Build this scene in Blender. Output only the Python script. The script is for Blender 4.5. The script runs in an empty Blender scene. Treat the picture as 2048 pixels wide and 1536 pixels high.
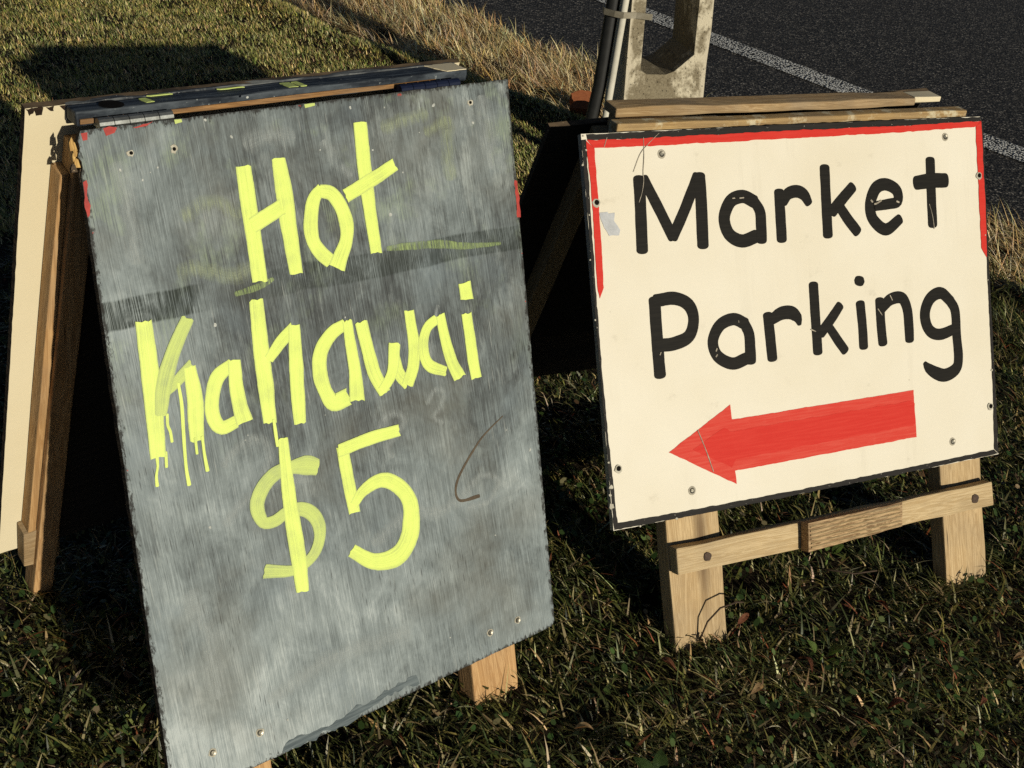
import bpy, bmesh, math, random
import numpy as np
from mathutils import Vector, Matrix, noise
from mathutils.geometry import tessellate_polygon

R = math.radians
scene = bpy.context.scene
col = scene.collection
rng = np.random.default_rng(7)
random.seed(7)

# ------------------------------------------------------------------ camera
CAM_H = 1.3805
cam_d = bpy.data.cameras.new('camera')
cam = bpy.data.objects.new('camera', cam_d)
col.objects.link(cam)
cam_d.sensor_width = 36.0
cam_d.lens = 36.0 * 2400 / 2048
cam_d.clip_start = 0.05
cam_d.clip_end = 800
M = Matrix(((0.992127, -0.125237, 0.0, 0.0),
            (0.062615, 0.496032, -0.866044, 0.0),
            (0.108461, 0.859225, 0.499969, CAM_H),
            (0, 0, 0, 1)))
cam.matrix_world = M
scene.camera = cam

# ------------------------------------------------------------------ sky and sun
SUN_EL, SUN_AZ = 13.7, -40.0          # elevation; heading of the light over the ground
to_sun = Vector((-math.sin(R(SUN_AZ)) * math.cos(R(SUN_EL)), -math.cos(R(SUN_AZ)) * math.cos(R(SUN_EL)), math.sin(R(SUN_EL))))
world = bpy.data.worlds.new('World')
scene.world = world
world.use_nodes = True
nt = world.node_tree
nt.nodes.clear()
sky = nt.nodes.new('ShaderNodeTexSky')
sky.sky_type = 'NISHITA'
sky.sun_disc = False
sky.sun_elevation = R(SUN_EL)
sky.sun_rotation = math.atan2(to_sun.x, to_sun.y)
sky.air_density = 0.5
sky.dust_density = 0.4
bg = nt.nodes.new('ShaderNodeBackground')
bg.inputs['Strength'].default_value = 0.05
wo = nt.nodes.new('ShaderNodeOutputWorld')
nt.links.new(sky.outputs[0], bg.inputs[0])
nt.links.new(bg.outputs[0], wo.inputs[0])
sun_d = bpy.data.lights.new('sun', 'SUN')
sun_d.energy = 5.0
sun_d.angle = R(0.5)
sun_d.color = (1.0, 0.935, 0.80)
sun = bpy.data.objects.new('sun', sun_d)
sun.rotation_euler = to_sun.to_track_quat('Z', 'Y').to_euler()
sun.location = (3, -6, 5)
col.objects.link(sun)
vs = scene.view_settings
vs.view_transform = 'Standard'
vs.look = 'None'
vs.gamma = 1.0
vs.exposure = -0.36
vs.use_curve_mapping = False
scene.render.engine = 'CYCLES'
scene.cycles.use_denoising = False
scene.cycles.max_bounces = 4
scene.cycles.diffuse_bounces = 1
scene.cycles.transparent_max_bounces = 8

# ------------------------------------------------------------------ helpers
def tag(o, label=None, cat=None, group=None, kind=None):
    if label: o['label'] = label
    if cat: o['category'] = cat
    if group: o['group'] = group
    if kind: o['kind'] = kind
    return o

def link(name, me, mats, parent=None, mat=None):
    o = bpy.data.objects.new(name, me)
    col.objects.link(o)
    for m in (mats if isinstance(mats, (list, tuple)) else [mats]):
        if len(me.materials) < 8:
            me.materials.append(m)
    if parent: o.parent = parent
    if mat: o.matrix_local = mat
    return o

def empty(name, loc, rz=0):
    o = bpy.data.objects.new(name, None)
    col.objects.link(o)
    o.location = loc
    o.rotation_euler = (0, 0, rz)
    o.empty_display_size = 0.1
    return o

def from_bm(name, bm, mats, parent=None, mat=None, smooth=False):
    bmesh.ops.recalc_face_normals(bm, faces=bm.faces)
    me = bpy.data.meshes.new(name)
    bm.to_mesh(me)
    bm.free()
    if smooth:
        for p in me.polygons: p.use_smooth = True
    return link(name, me, mats, parent, mat)

def add_prism(bm, pts, z0, z1, mi_top=0, mi_side=0, bevel=0.0):
    """closed outline pts (x, y) raised from z0 to z1"""
    lo = [bm.verts.new((x, y, z0)) for x, y in pts]
    hi = [bm.verts.new((x, y, z1)) for x, y in pts]
    n = len(pts)
    if n > 4:
        for tri in tessellate_polygon([[Vector((x, y, 0)) for x, y in pts]]):
            try:
                bm.faces.new([hi[k] for k in tri]).material_index = mi_top
                bm.faces.new([lo[k] for k in tri[::-1]]).material_index = mi_side
            except ValueError:
                pass
    else:
        ft = bm.faces.new(hi); ft.material_index = mi_top
        fb = bm.faces.new(lo[::-1]); fb.material_index = mi_side
    for i in range(n):
        f = bm.faces.new((lo[i], lo[(i + 1) % n], hi[(i + 1) % n], hi[i]))
        f.material_index = mi_side
    return hi, lo

def beam(name, mats, parent, p0, p1, ax, az, mat=None, bev=0.002, cuts=6, wob=0.0012, seed=0, skew=0.0):
    """a sawn timber: along local X from p0 to p1 in a frame given by ranges: p0,p1 = (x0,x1),(y0,y1) ..."""
    bm = bmesh.new()
    x0, x1 = p0; y0, y1 = p1; z0, z1 = ax
    # long axis is az in 'xyz'; build the grid along it
    rr = random.Random(seed)
    L = {'x': (x0, x1), 'y': (y0, y1), 'z': (z0, z1)}[az]
    rings = []
    for i in range(cuts + 1):
        t = L[0] + (L[1] - L[0]) * i / cuts
        d = [(rr.uniform(-wob, wob), rr.uniform(-wob, wob)) for _ in range(4)]
        if az == 'x':
            c = [(y0, z0), (y1, z0), (y1, z1), (y0, z1)]
            ring = [bm.verts.new((t, c[k][0] + d[k][0], c[k][1] + d[k][1])) for k in range(4)]
        elif az == 'y':
            c = [(x0, z0), (x1, z0), (x1, z1), (x0, z1)]
            ring = [bm.verts.new((c[k][0] + d[k][0] + skew * t, t, c[k][1] + d[k][1])) for k in range(4)]
        else:
            c = [(x0, y0), (x1, y0), (x1, y1), (x0, y1)]
            ring = [bm.verts.new((c[k][0] + d[k][0], c[k][1] + d[k][1], t)) for k in range(4)]
        rings.append(ring)
    for a, b in zip(rings, rings[1:]):
        for k in range(4):
            bm.faces.new((a[k], a[(k + 1) % 4], b[(k + 1) % 4], b[k]))
    bm.faces.new(rings[0]); bm.faces.new(rings[-1][::-1])
    bmesh.ops.recalc_face_normals(bm, faces=bm.faces)
    if bev:
        es = [e for e in bm.edges if len(e.link_faces) == 2 and e.calc_face_angle(0) > 1.0]
        bmesh.ops.bevel(bm, geom=es, offset=bev, segments=2, affect='EDGES', profile=0.6)
    return from_bm(name, bm, mats, parent, mat)

def smooth_line(P, step=0.004):
    """Catmull-Rom through P = (x, y, w) rows"""
    P = [np.array(p, float) for p in P]
    Q = [2 * P[0] - P[1]] + P + [2 * P[-1] - P[-2]]
    out = []
    for i in range(1, len(Q) - 2):
        a, b, c, d = Q[i - 1], Q[i], Q[i + 1], Q[i + 2]
        n = max(2, int(np.linalg.norm((c - b)[:2]) / step))
        for k in range(n):
            t = k / n
            out.append(0.5 * (2 * b + (c - a) * t + (2 * a - 5 * b + 4 * c - d) * t * t + (3 * b - a - 3 * c + d) * t ** 3))
    out.append(P[-1])
    return np.array(out)

def ribbon(name, P, z, mat, parent, cap='flat', wob=0.03, seed=0, z0=0.0, ext=0.0):
    """a painted stroke lying on a board: P rows (u, v, width) in board metres, v down"""
    rr = random.Random(seed)
    L = smooth_line(P)
    xy = L[:, :2].copy(); xy[:, 1] *= -1
    w = L[:, 2] * 0.5
    T = np.gradient(xy, axis=0)
    T /= np.linalg.norm(T, axis=1)[:, None] + 1e-9
    N = np.stack([-T[:, 1], T[:, 0]], 1)
    prof = []
    ph = rr.uniform(0, 50)
    acc = np.concatenate([[0], np.cumsum(np.linalg.norm(np.diff(xy, axis=0), axis=1))])
    for i in range(len(xy)):
        wl = w[i] * (1 + wob * 2 * noise.noise((acc[i] * 45 + ph, 0, 0)) + wob * noise.noise((acc[i] * 190 + ph, 3, 0)))
        wr = w[i] * (1 + wob * 2 * noise.noise((acc[i] * 45 + ph, 9, 0)) + wob * noise.noise((acc[i] * 190 + ph, 7, 0)))
        prof.append((xy[i], T[i], N[i], wl, wr, acc[i]))
    rows = []     # each row: list of (x, y, across, along)
    NA = 6
    if cap == 'round':
        p, t, n, wl, wr, a = prof[0]
        for ang in (86, 68, 48, 26):
            k = math.cos(R(ang)); o = math.sin(R(ang))
            k = k ** 0.8
            rows.append([(*(p - t * wl * o * 0.55 + n * ((1 - s) * wl * k - s * wr * k)), s, a) for s in np.linspace(0, 1, NA)])
    for j, (p, t, n, wl, wr, a) in enumerate(prof):
        sh = 0
        rows.append([(*(p + n * ((1 - s) * wl - s * wr)), s, a) for s in np.linspace(0, 1, NA)])
    if cap == 'round':
        p, t, n, wl, wr, a = prof[-1]
        for ang in (26, 48, 68, 86):
            k = math.cos(R(ang)) ** 0.8; o = math.sin(R(ang))
            rows.append([(*(p + t * wl * o * 0.55 + n * ((1 - s) * wl * k - s * wr * k)), s, a) for s in np.linspace(0, 1, NA)])
    else:
        for row, (p, t, n, wl, wr, a), sg in ((rows[0], prof[0], -1), (rows[-1], prof[-1], 1)):
            cutk = rr.randint(0, 5)
            for k in range(NA):
                x, y, s, aa = row[k]
                q = sg * rr.uniform(-.0008, .0016) + sg * (.0014 if k < cutk else 0)
                row[k] = (x + t[0] * q, y + t[1] * q, s, aa)
    bm = bmesh.new()
    uv = bm.loops.layers.uv.new('UVMap')
    V = [[bm.verts.new((c[0], c[1], z)) for c in r] for r in rows]
    uvd = {}
    for r, vr in zip(rows, V):
        for c, v in zip(r, vr): uvd[v] = (c[2], c[3])
    for i in range(len(V) - 1):
        for k in range(NA - 1):
            bm.faces.new((V[i][k], V[i][k + 1], V[i + 1][k + 1], V[i + 1][k]))
    # skirt down to the board
    rim = [v[0] for v in V] + V[-1][1:-1] + [v[-1] for v in V[::-1]] + V[0][1:-1][::-1]
    low = []
    for v in rim:
        q = bm.verts.new((v.co.x, v.co.y, z0)); uvd[q] = uvd[v]; low.append(q)
    for i in range(len(rim)):
        j = (i + 1) % len(rim)
        bm.faces.new((rim[i], rim[j], low[j], low[i]))
    for f in bm.faces:
        for l in f.loops: l[uv].uv = uvd[l.vert]
    return from_bm(name, bm, mat, parent)

def rough_poly(P, step=0.006, amp=0.0008, seed=0):
    """resample a closed outline and shake it a little"""
    out = []
    n = len(P)
    for i in range(n):
        a = np.array(P[i]); b = np.array(P[(i + 1) % n])
        m = max(1, int(np.linalg.norm(b - a) / step))
        for k in range(m):
            p = a + (b - a) * k / m
            d = (b - a) / (np.linalg.norm(b - a) + 1e-9)
            q = amp * (noise.noise((p[0] * 60 + seed, p[1] * 60, 1.3)) + 0.6 * noise.noise((p[0] * 210 + seed, p[1] * 210, 4.1)))
            out.append((p[0] - d[1] * q, p[1] + d[0] * q))
    return out

def patch(name, P, z, mat, parent, amp=0.0008, seed=0, z0=0.0):
    """flat painted or stuck-on shape on a board; P rows (u, v) with v down"""
    pts = rough_poly([(u, -v) for u, v in P], amp=amp, seed=seed)
    bm = bmesh.new()
    add_prism(bm, pts, z0, z)
    bmesh.ops.triangulate(bm, faces=[f for f in bm.faces if len(f.verts) > 4])
    return from_bm(name, bm, mat, parent)

def disc(name, x, y, r, z0, z1, mat, parent, n=14, amp=0.0, dish=0.0, seed=0):
    bm = bmesh.new()
    rr = random.Random(seed)
    k = [1 + rr.uniform(-amp, amp) for _ in range(n)]
    a = [2 * math.pi * i / n for i in range(n)]
    lo = [bm.verts.new((x + r * k[i] * math.cos(a[i]), y + r * k[i] * math.sin(a[i]), z0)) for i in range(n)]
    hi = [bm.verts.new((x + r * k[i] * .92 * math.cos(a[i]), y + r * k[i] * .92 * math.sin(a[i]), z1)) for i in range(n)]
    ii = [bm.verts.new((x + r * .45 * math.cos(a[i]), y + r * .45 * math.sin(a[i]), z1 - dish)) for i in range(n)]
    for i in range(n):
        j = (i + 1) % n
        bm.faces.new((lo[i], lo[j], hi[j], hi[i])); bm.faces.new((hi[i], hi[j], ii[j], ii[i]))
    bm.faces.new(ii); bm.faces.new(lo[::-1])
    return from_bm(name, bm, mat, parent)

# ------------------------------------------------------------------ node helper
class NB:
    def __init__(s, name):
        s.m = bpy.data.materials.new(name); s.m.use_nodes = True
        s.t = s.m.node_tree; s.t.nodes.clear()
        s.out = s.n('ShaderNodeOutputMaterial')
    def n(s, kind, **k):
        o = s.t.nodes.new(kind)
        for a, b in k.items(): setattr(o, a, b)
        return o
    def l(s, a, b): s.t.links.new(a, b)
    def val(s, sock, v):
        if hasattr(v, 'node'): s.l(v, sock)
        else:
            if isinstance(v, tuple) and len(v) == 3 and sock.type == 'RGBA': v = (*v, 1)
            sock.default_value = v
    def coord(s, what='Object'): return s.n('ShaderNodeTexCoord').outputs[what]
    def mapv(s, v, scale=(1, 1, 1), loc=(0, 0, 0), rot=(0, 0, 0)):
        m = s.n('ShaderNodeMapping'); s.l(v, m.inputs[0])
        m.inputs['Scale'].default_value = scale; m.inputs['Location'].default_value = loc; m.inputs['Rotation'].default_value = rot
        return m.outputs[0]
    def noise(s, v, scale=5, detail=4, rough=.55, dist=0):
        o = s.n('ShaderNodeTexNoise'); s.l(v, o.inputs['Vector'])
        o.inputs['Scale'].default_value = scale; o.inputs['Detail'].default_value = detail
        o.inputs['Roughness'].default_value = rough; o.inputs['Distortion'].default_value = dist
        return o.outputs['Fac']
    def voro(s, v, scale=5, feat='F1', out='Distance', rnd=1):
        o = s.n('ShaderNodeTexVoronoi', feature=feat); s.l(v, o.inputs['Vector'])
        o.inputs['Scale'].default_value = scale; o.inputs['Randomness'].default_value = rnd
        return o.outputs[out]
    def ramp(s, f, stops, interp='LINEAR'):
        o = s.n('ShaderNodeValToRGB'); s.l(f, o.inputs[0]); r = o.color_ramp; r.interpolation = interp
        while len(r.elements) < len(stops): r.elements.new(.5)
        for e, (p, c) in zip(r.elements, stops):
            e.position = p; e.color = (*c, 1) if isinstance(c, tuple) else (c, c, c, 1)
        return o.outputs[0]
    def step(s, f, a, b, lo=0., hi=1.):
        o = s.n('ShaderNodeMapRange'); o.clamp = True
        s.val(o.inputs[0], f)
        for i, v in zip((1, 2, 3, 4), (a, b, lo, hi)): o.inputs[i].default_value = v
        return o.outputs[0]
    def math(s, op, a, b=0., c=0.):
        o = s.n('ShaderNodeMath', operation=op)
        s.val(o.inputs[0], a); s.val(o.inputs[1], b); s.val(o.inputs[2], c)
        return o.outputs[0]
    def mix(s, f, a, b, mode='MIX'):
        o = s.n('ShaderNodeMix', data_type='RGBA', blend_type=mode)
        s.val(o.inputs[0], f); s.val(o.inputs[6], a); s.val(o.inputs[7], b)
        return o.outputs[2]
    def sep(s, v):
        o = s.n('ShaderNodeSeparateXYZ'); s.l(v, o.inputs[0]); return o.outputs
    def bsdf(s, color, rough=.6, spec=.3, bump=None, bstr=.3, bdist=.001, metal=0., alpha=None, trans=None):
        b = s.n('ShaderNodeBsdfPrincipled')
        s.val(b.inputs['Base Color'], color); s.val(b.inputs['Roughness'], rough)
        b.inputs['Specular IOR Level'].default_value = spec; b.inputs['Metallic'].default_value = metal
        if bump is not None:
            k = s.n('ShaderNodeBump'); k.inputs['Strength'].default_value = bstr; k.inputs['Distance'].default_value = bdist
            s.val(k.inputs['Height'], bump); s.l(k.outputs[0], b.inputs['Normal'])
        if alpha is not None: s.val(b.inputs['Alpha'], alpha)
        s.l(b.outputs[0], s.out.inputs[0])
        return s.m

# ------------------------------------------------------------------ materials
def mat_chalk():
    n = NB('weathered_blackboard'); v = n.coord()
    x, y, z = n.sep(v)
    g1 = n.noise(n.mapv(v, (150, 5, 1)), 1, 5, .7, .3)                       # broad grain
    g2 = n.noise(n.mapv(v, (640, 13, 1), (3, 1, 0)), 1, 3, .6)              # fine grain
    g3 = n.noise(n.mapv(v, (900, 45, 1), (8, 2, 0)), 1, 2, .6)
    cloud = n.noise(n.mapv(v, (1, 1, 1), (2.2, 0, 0)), 4.0, 8, .66, .7)
    cloud2 = n.noise(n.mapv(v, (1.3, .8, 1), (9.1, 3, 0)), 15, 7, .7, .8)
    low = n.step(y, -.42, -.80)
    left = n.step(x, .20, -.02)
    mid = n.math('MULTIPLY', n.step(n.math('ABSOLUTE', n.math('ADD', x, -.33)), .26, .05), n.step(n.math('ABSOLUTE', n.math('ADD', y, .34)), .32, .05))
    def c0(a, k): return n.math('MULTIPLY', n.math('ADD', a, -.5), k)
    tone = n.math('ADD', c0(cloud, 1.15), c0(cloud2, .80))
    tone = n.math('ADD', tone, c0(g1, .25))
    tone = n.math('ADD', tone, c0(g2, .75))
    tone = n.math('ADD', tone, c0(g3, .3))
    tone = n.math('MULTIPLY_ADD', low, .22, tone)
    tone = n.math('MULTIPLY_ADD', left, .16, tone)
    tone = n.math('MULTIPLY_ADD', mid, -.14, tone)
    tone = n.math('ADD', tone, .45)
    c = n.ramp(tone, [(.0, (.024, .026, .025)), (.25, (.070, .079, .077)), (.5, (.152, .177, .174)), (.75, (.254, .291, .285)), (1., (.43, .47, .45))])
    # casts of old scrubbed paint: olive brown, green, bluish
    c = n.mix(n.math('MULTIPLY', n.step(n.noise(n.mapv(v, (1, 1, 1), (5, 5, 0)), 5, 5), .50, .66), .38), c, (.115, .105, .075))
    c = n.mix(n.math('MULTIPLY', n.step(n.noise(n.mapv(v, (1, 1, 1), (15, 2, 0)), 6, 5), .54, .70), .40), c, (.16, .20, .22))
    gm = n.math('MULTIPLY', n.step(n.noise(n.mapv(v, (1.2, 1, 1), (1.5, 7, 0)), 9, 6, .65), .54, .66), n.step(g2, .40, .58))
    gm = n.math('MULTIPLY', gm, n.step(y, -.50, -.12))
    c = n.mix(n.math('MULTIPLY', gm, .60), c, (.27, .33, .20))
    # chalky rubs at the upper right and here and there
    wn = n.step(n.noise(n.mapv(v, (2.5, 1, 1), (4, 1, 0)), 11, 7, .7), .53, .66)
    wm = n.math('MULTIPLY', n.math('MULTIPLY', wn, n.step(x, .30, .60)), n.step(y, -.34, -.04))
    wm = n.math('MULTIPLY', n.math('MAXIMUM', wm, n.math('MULTIPLY', wn, .35)), n.step(g2, .28, .56))
    c = n.mix(n.math('MULTIPLY', wm, .85), c, (.40, .44, .41))
    # dark scraped band across the board, streaked by the grain
    yy = n.math('ADD', y, n.math('MULTIPLY_ADD', x, .02, .222))
    ya = n.math('ABSOLUTE', n.math('MULTIPLY_ADD', c0(n.noise(n.mapv(v, (9, 1, 1)), 1, 3), 1.), .016, yy))
    ends = n.math('MAXIMUM', n.step(x, .125, .10), n.math('MULTIPLY', n.step(x, .12, .30), .8))
    band = n.math('MULTIPLY', n.step(ya, .0195, .0165), ends)
    band = n.math('MULTIPLY', band, n.step(n.math('ADD', g2, n.math('MULTIPLY', cloud2, .6)), .98, .70))
    c = n.mix(n.math('MULTIPLY', band, .95), c, (.018, .024, .018))
    # pale hairlines along the grain, dark nicks
    sc = n.math('MULTIPLY', n.step(n.voro(n.mapv(v, (270, 13, 1)), 1), .19, .13), n.step(n.noise(v, 10, 3), .50, .62))
    c = n.mix(n.math('MULTIPLY', sc, .42), c, (.40, .42, .38))
    nk = n.math('MULTIPLY', n.step(n.voro(n.mapv(v, (260, 26, 1), (3, 9, 0)), 1), .22, .12), n.step(n.noise(n.mapv(v, (1, 1, 1), (7, 7, 0)), 8, 5), .45, .58))
    c = n.mix(n.math('MULTIPLY', nk, .55), c, (.020, .019, .017))
    # worn dark margin with flecks of an older red coat
    sx = n.math('MULTIPLY_ADD', y, -.0732, x)
    ed = n.math('MINIMUM', sx, n.math('SUBTRACT', .66, sx))
    ed = n.math('MINIMUM', ed, n.math('MINIMUM', n.math('MULTIPLY', y, -1.), n.math('ADD', y, .864)))
    en = n.math('MULTIPLY_ADD', n.noise(n.mapv(v, (2.6, 1, 1)), 70, 6, .75), -.040, ed)
    em = n.step(en, -.0155, -.0195)
    c = n.mix(n.math('MULTIPLY', em, .9), c, (.020, .018, .015))
    rm = n.math('MULTIPLY', n.step(n.noise(n.mapv(v, (1, 1, 1), (3, 3, 3)), 55, 3), .69, .72), n.step(ed, .008, .003))
    c = n.mix(rm, c, (.34, .05, .035))
    bump = n.math('MULTIPLY_ADD', g2, .8, n.math('MULTIPLY', g3, .5))
    return n.bsdf(c, n.step(tone, 0, 1, .55, .8), .2, bump, .3, .0008)

def mat_brush(name, base, pale, thin, streak=1.0, gap=True, rough=.5, cover=1.0, broken=0.):
    """brushed paint: UV.x across the stroke, UV.y along it in metres"""
    n = NB(name); uv = n.coord('UV'); ob = n.coord()
    rnd = n.n('ShaderNodeObjectInfo').outputs['Random']
    u, vv, _ = n.sep(uv)
    cv = n.n('ShaderNodeCombineXYZ'); n.l(n.math('MULTIPLY', u, 34), cv.inputs[0]); n.l(n.math('MULTIPLY', vv, 7), cv.inputs[1]); n.l(n.math('MULTIPLY', rnd, 90), cv.inputs[2])
    st = n.noise(cv.outputs[0], 1, 4, .6)
    cl = n.noise(ob, 26, 4, .6)
    c = n.mix(n.step(n.math('ADD', st, n.math('MULTIPLY', cl, .5)), .62, .98), base, pale)
    th = n.step(n.math('MULTIPLY_ADD', cl, .8, st), .88, .62)
    c = n.mix(n.math('MULTIPLY', th, .36 * streak), c, thin)
    edge = n.math('MULTIPLY', n.math('ABSOLUTE', n.math('SUBTRACT', u, .5)), 2.)
    c = n.mix(n.math('MULTIPLY', n.step(edge, .78, 1.0), .38), c, thin)
    al = None
    if gap:
        e2 = n.math('MULTIPLY_ADD', n.noise(n.mapv(ob, (140, 40, 1)), 1, 4, .65), .55, edge)
        al = n.step(e2, 1.50, 1.38)
        see = n.math('MULTIPLY', n.step(n.math('MULTIPLY_ADD', cl, .6, st), .82, .52), .22)      # thin places let the board show
        see = n.math('MAXIMUM', see, n.math('MULTIPLY', n.step(edge, .74, 1.0), .25))
        al = n.math('MULTIPLY', al, n.math('SUBTRACT', cover, see))
        if broken: al = n.math('MULTIPLY', al, n.step(n.noise(n.mapv(ob, (520, 30, 1)), 1, 5, .7), broken - .08, broken + .16))
        if cover < .6: al = n.math('MULTIPLY', al, n.step(edge, 1.0, .15))
    return n.bsdf(c, rough, .35, st, .35, .0008, alpha=al)

def mat_cream(name, base, dirt, edge=0):
    n = NB(name); v = n.coord()
    big = n.noise(v, 3, 5, .6)
    roll = n.noise(n.mapv(v, (3, 90, 1)), 1, 3)
    c = n.mix(n.step(big, .35, .7), base, tuple(b * k for b, k in zip(base, (.93, .91, .86))))
    sp = n.math('MULTIPLY', n.step(n.voro(n.mapv(v, (1, 1, 1)), 38), .075, .03), n.step(n.noise(v, 14, 3), .55, .65))
    c = n.mix(n.math('MULTIPLY', sp, .55), c, dirt)
    sm = n.math('MULTIPLY', n.step(n.noise(n.mapv(v, (1, 1, 1), (4, 8, 0)), 22, 6, .7), .60, .74), n.step(n.noise(v, 6, 2), .5, .7))
    c = n.mix(n.math('MULTIPLY', sm, .42), c, dirt)
    run = n.math('MULTIPLY', n.step(n.noise(n.mapv(v, (26, 2.2, 1), (1, 4, 0)), 1, 5, .65), .56, .74), n.step(n.noise(v, 4, 3), .45, .65))
    c = n.mix(n.math('MULTIPLY', run, .22), c, tuple(q * 1.35 for q in dirt))
    hair = n.math('MULTIPLY', n.step(n.voro(n.mapv(v, (160, 18, 1), (0, 0, 0), (0, 0, .5)), 1), .05, .02), n.step(n.noise(v, 9, 2), .52, .6))
    c = n.mix(n.math('MULTIPLY', hair, .4), c, dirt)
    return n.bsdf(c, .55, .25, n.math('ADD', roll, n.math('MULTIPLY', n.noise(v, 160, 3), .5)), .18, .0006)

def mat_paint(name, base, alt, amt=.5, chip=None, chipamt=.0, rough=.62, spec=.12):
    n = NB(name); v = n.coord()
    st = n.noise(n.mapv(v, (14, 260, 30)), 1, 4, .6)
    c = n.mix(n.math('MULTIPLY', n.step(st, .42, .68), amt), base, alt)
    c = n.mix(n.math('MULTIPLY', n.step(n.noise(v, 60, 4, .7), .55, .75), amt * .6), c, alt)
    if chip:
        k = n.step(n.noise(n.mapv(v, (1, 1.6, 1)), 120, 5, .75), .66 - chipamt, .69 - chipamt)
        c = n.mix(k, c, chip)
    return n.bsdf(c, rough, spec, st, .25, .0007)

def mat_wood(name, light, dark, axis='y', knots=True, grey=.25, stain=None, rings=True):
    n = NB(name); v0 = n.coord()
    rnd = n.n('ShaderNodeObjectInfo').outputs['Random']
    off = n.n('ShaderNodeCombineXYZ'); n.l(n.math('MULTIPLY', rnd, 17), off.inputs[0]); n.l(n.math('MULTIPLY', rnd, 31), off.inputs[1])
    va = n.n('ShaderNodeVectorMath', operation='ADD'); n.l(v0, va.inputs[0]); n.l(off.outputs[0], va.inputs[1]); v = va.outputs[0]
    s = {'x': (3.2, 60, 60), 'y': (60, 3.2, 60), 'z': (60, 60, 3.2)}[axis]
    g = n.noise(n.mapv(v, s), 1, 5, .6, 1.1)
    f = n.noise(n.mapv(v, tuple(k * 5.5 for k in s)), 1, 4, .6)
    lines = n.math('SINE', n.math('MULTIPLY', g, 46.))
    t = n.math('MULTIPLY_ADD', lines, .20, n.math('MULTIPLY_ADD', f, .75, n.math('MULTIPLY', g, .45)))
    c = n.mix(n.step(t, .36, .90), dark, light)
    gm = n.noise(v, 9, 5, .6)
    c = n.mix(n.math('MULTIPLY', n.step(gm, .40, .66), min(1., grey * 1.9)), c, (.235, .185, .125))
    dk = n.step(n.noise(n.mapv(v, tuple(k * .25 for k in s), (3, 3, 3)), 1, 6, .7), .53, .68)
    c = n.mix(n.math('MULTIPLY', dk, .62), c, tuple(q * .55 for q in dark))
    if knots:
        k = n.step(n.voro(n.mapv(v, tuple(max(.8, q / 9) for q in s)), 1.3), .16, .05)
        c = n.mix(n.math('MULTIPLY', k, .7), c, (.09, .05, .025))
    cr = n.step(n.voro(n.mapv(v, tuple(q * 1.6 for q in s)), 1), .14, .05)
    cr = n.math('MULTIPLY', cr, n.step(n.noise(v, 14, 2), .46, .56))
    c = n.mix(n.math('MULTIPLY', cr, .9), c, (.05, .03, .018))
    if stain:
        sm = n.step(n.noise(n.mapv(v, (1, 1, 1), (2, 5, 1)), 24, 5, .7), .52, .62)
        c = n.mix(n.math('MULTIPLY', sm, .7), c, stain)
    return n.bsdf(c, .75, .2, n.math('ADD', f, n.math('MULTIPLY', lines, .3)), .5, .001)

def mat_plain(name, c1, c2, scale=40, rough=.6, spec=.3, metal=0., bump=.3):
    n = NB(name); v = n.coord()
    a = n.noise(v, scale, 5, .65)
    return n.bsdf(n.mix(n.step(a, .35, .68), c1, c2), rough, spec, a, bump, .001, metal)

def mat_concrete():
    n = NB('lichened_concrete'); v = n.coord()
    a = n.noise(v, 16, 8, .7); b = n.noise(n.mapv(v, (1, 1, .5), (3, 1, 2)), 7, 7, .68, .4); f = n.noise(v, 150, 4, .7)
    c = n.mix(n.step(f, .35, .7), (.27, .23, .15), (.16, .13, .08))
    c = n.mix(n.step(n.math('MULTIPLY_ADD', a, .5, b), .80, .88), c, (.56, .50, .36))
    c = n.mix(n.math('MULTIPLY', n.step(n.noise(n.mapv(v, (1, 1, 1), (7, 7, 7)), 30, 6, .75), .55, .66), .75), c, (.085, .065, .035))
    px_ = n.math('ABSOLUTE', n.sep(v)[0])
    ew = n.math('MULTIPLY_ADD', n.noise(v, 24, 6, .7), -.055, n.math('ABSOLUTE', n.math('ADD', px_, -.107)))
    c = n.mix(n.step(n.math('MULTIPLY_ADD', n.noise(n.mapv(v, (1, 1, .6), (5, 2, 1)), 9, 6, .7), -.10, n.math('MULTIPLY', px_, -1.)), -.163, -.173), c, (.54, .48, .35))
    pit = n.step(n.voro(v, 75), .22, .05)
    c = n.mix(n.math('MULTIPLY', pit, .5), c, (.06, .05, .035))
    return n.bsdf(c, .9, .15, n.math('ADD', a, n.math('MULTIPLY_ADD', f, .4, n.math('MULTIPLY', pit, -.6))), .8, .006)

def mat_asphalt():
    n = NB('chipseal'); v = n.coord()
    d = n.voro(v, 85); cc = n.voro(v, 85, 'F1', 'Color')
    d2 = n.voro(n.mapv(v, (1, 1, 1), (3, 4, 0)), 210)
    r = n.sep(cc)[0]
    c = n.mix(n.ramp(r, [(.0, .0), (.5, .12), (.8, .38), (1., 1.)]), (.026, .024, .021), (.33, .30, .25))
    c = n.mix(n.step(d, .36, .66), c, (.010, .0095, .009))
    c = n.mix(n.math('MULTIPLY', n.step(n.noise(v, 2.2, 5), .4, .7), .3), c, (.045, .04, .033))
    h = n.math('MULTIPLY_ADD', n.math('MULTIPLY', d, -1.), 1., n.math('MULTIPLY', n.math('MULTIPLY', d2, -1.), .35))
    return n.bsdf(c, .75, .25, h, .8, .005)

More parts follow.
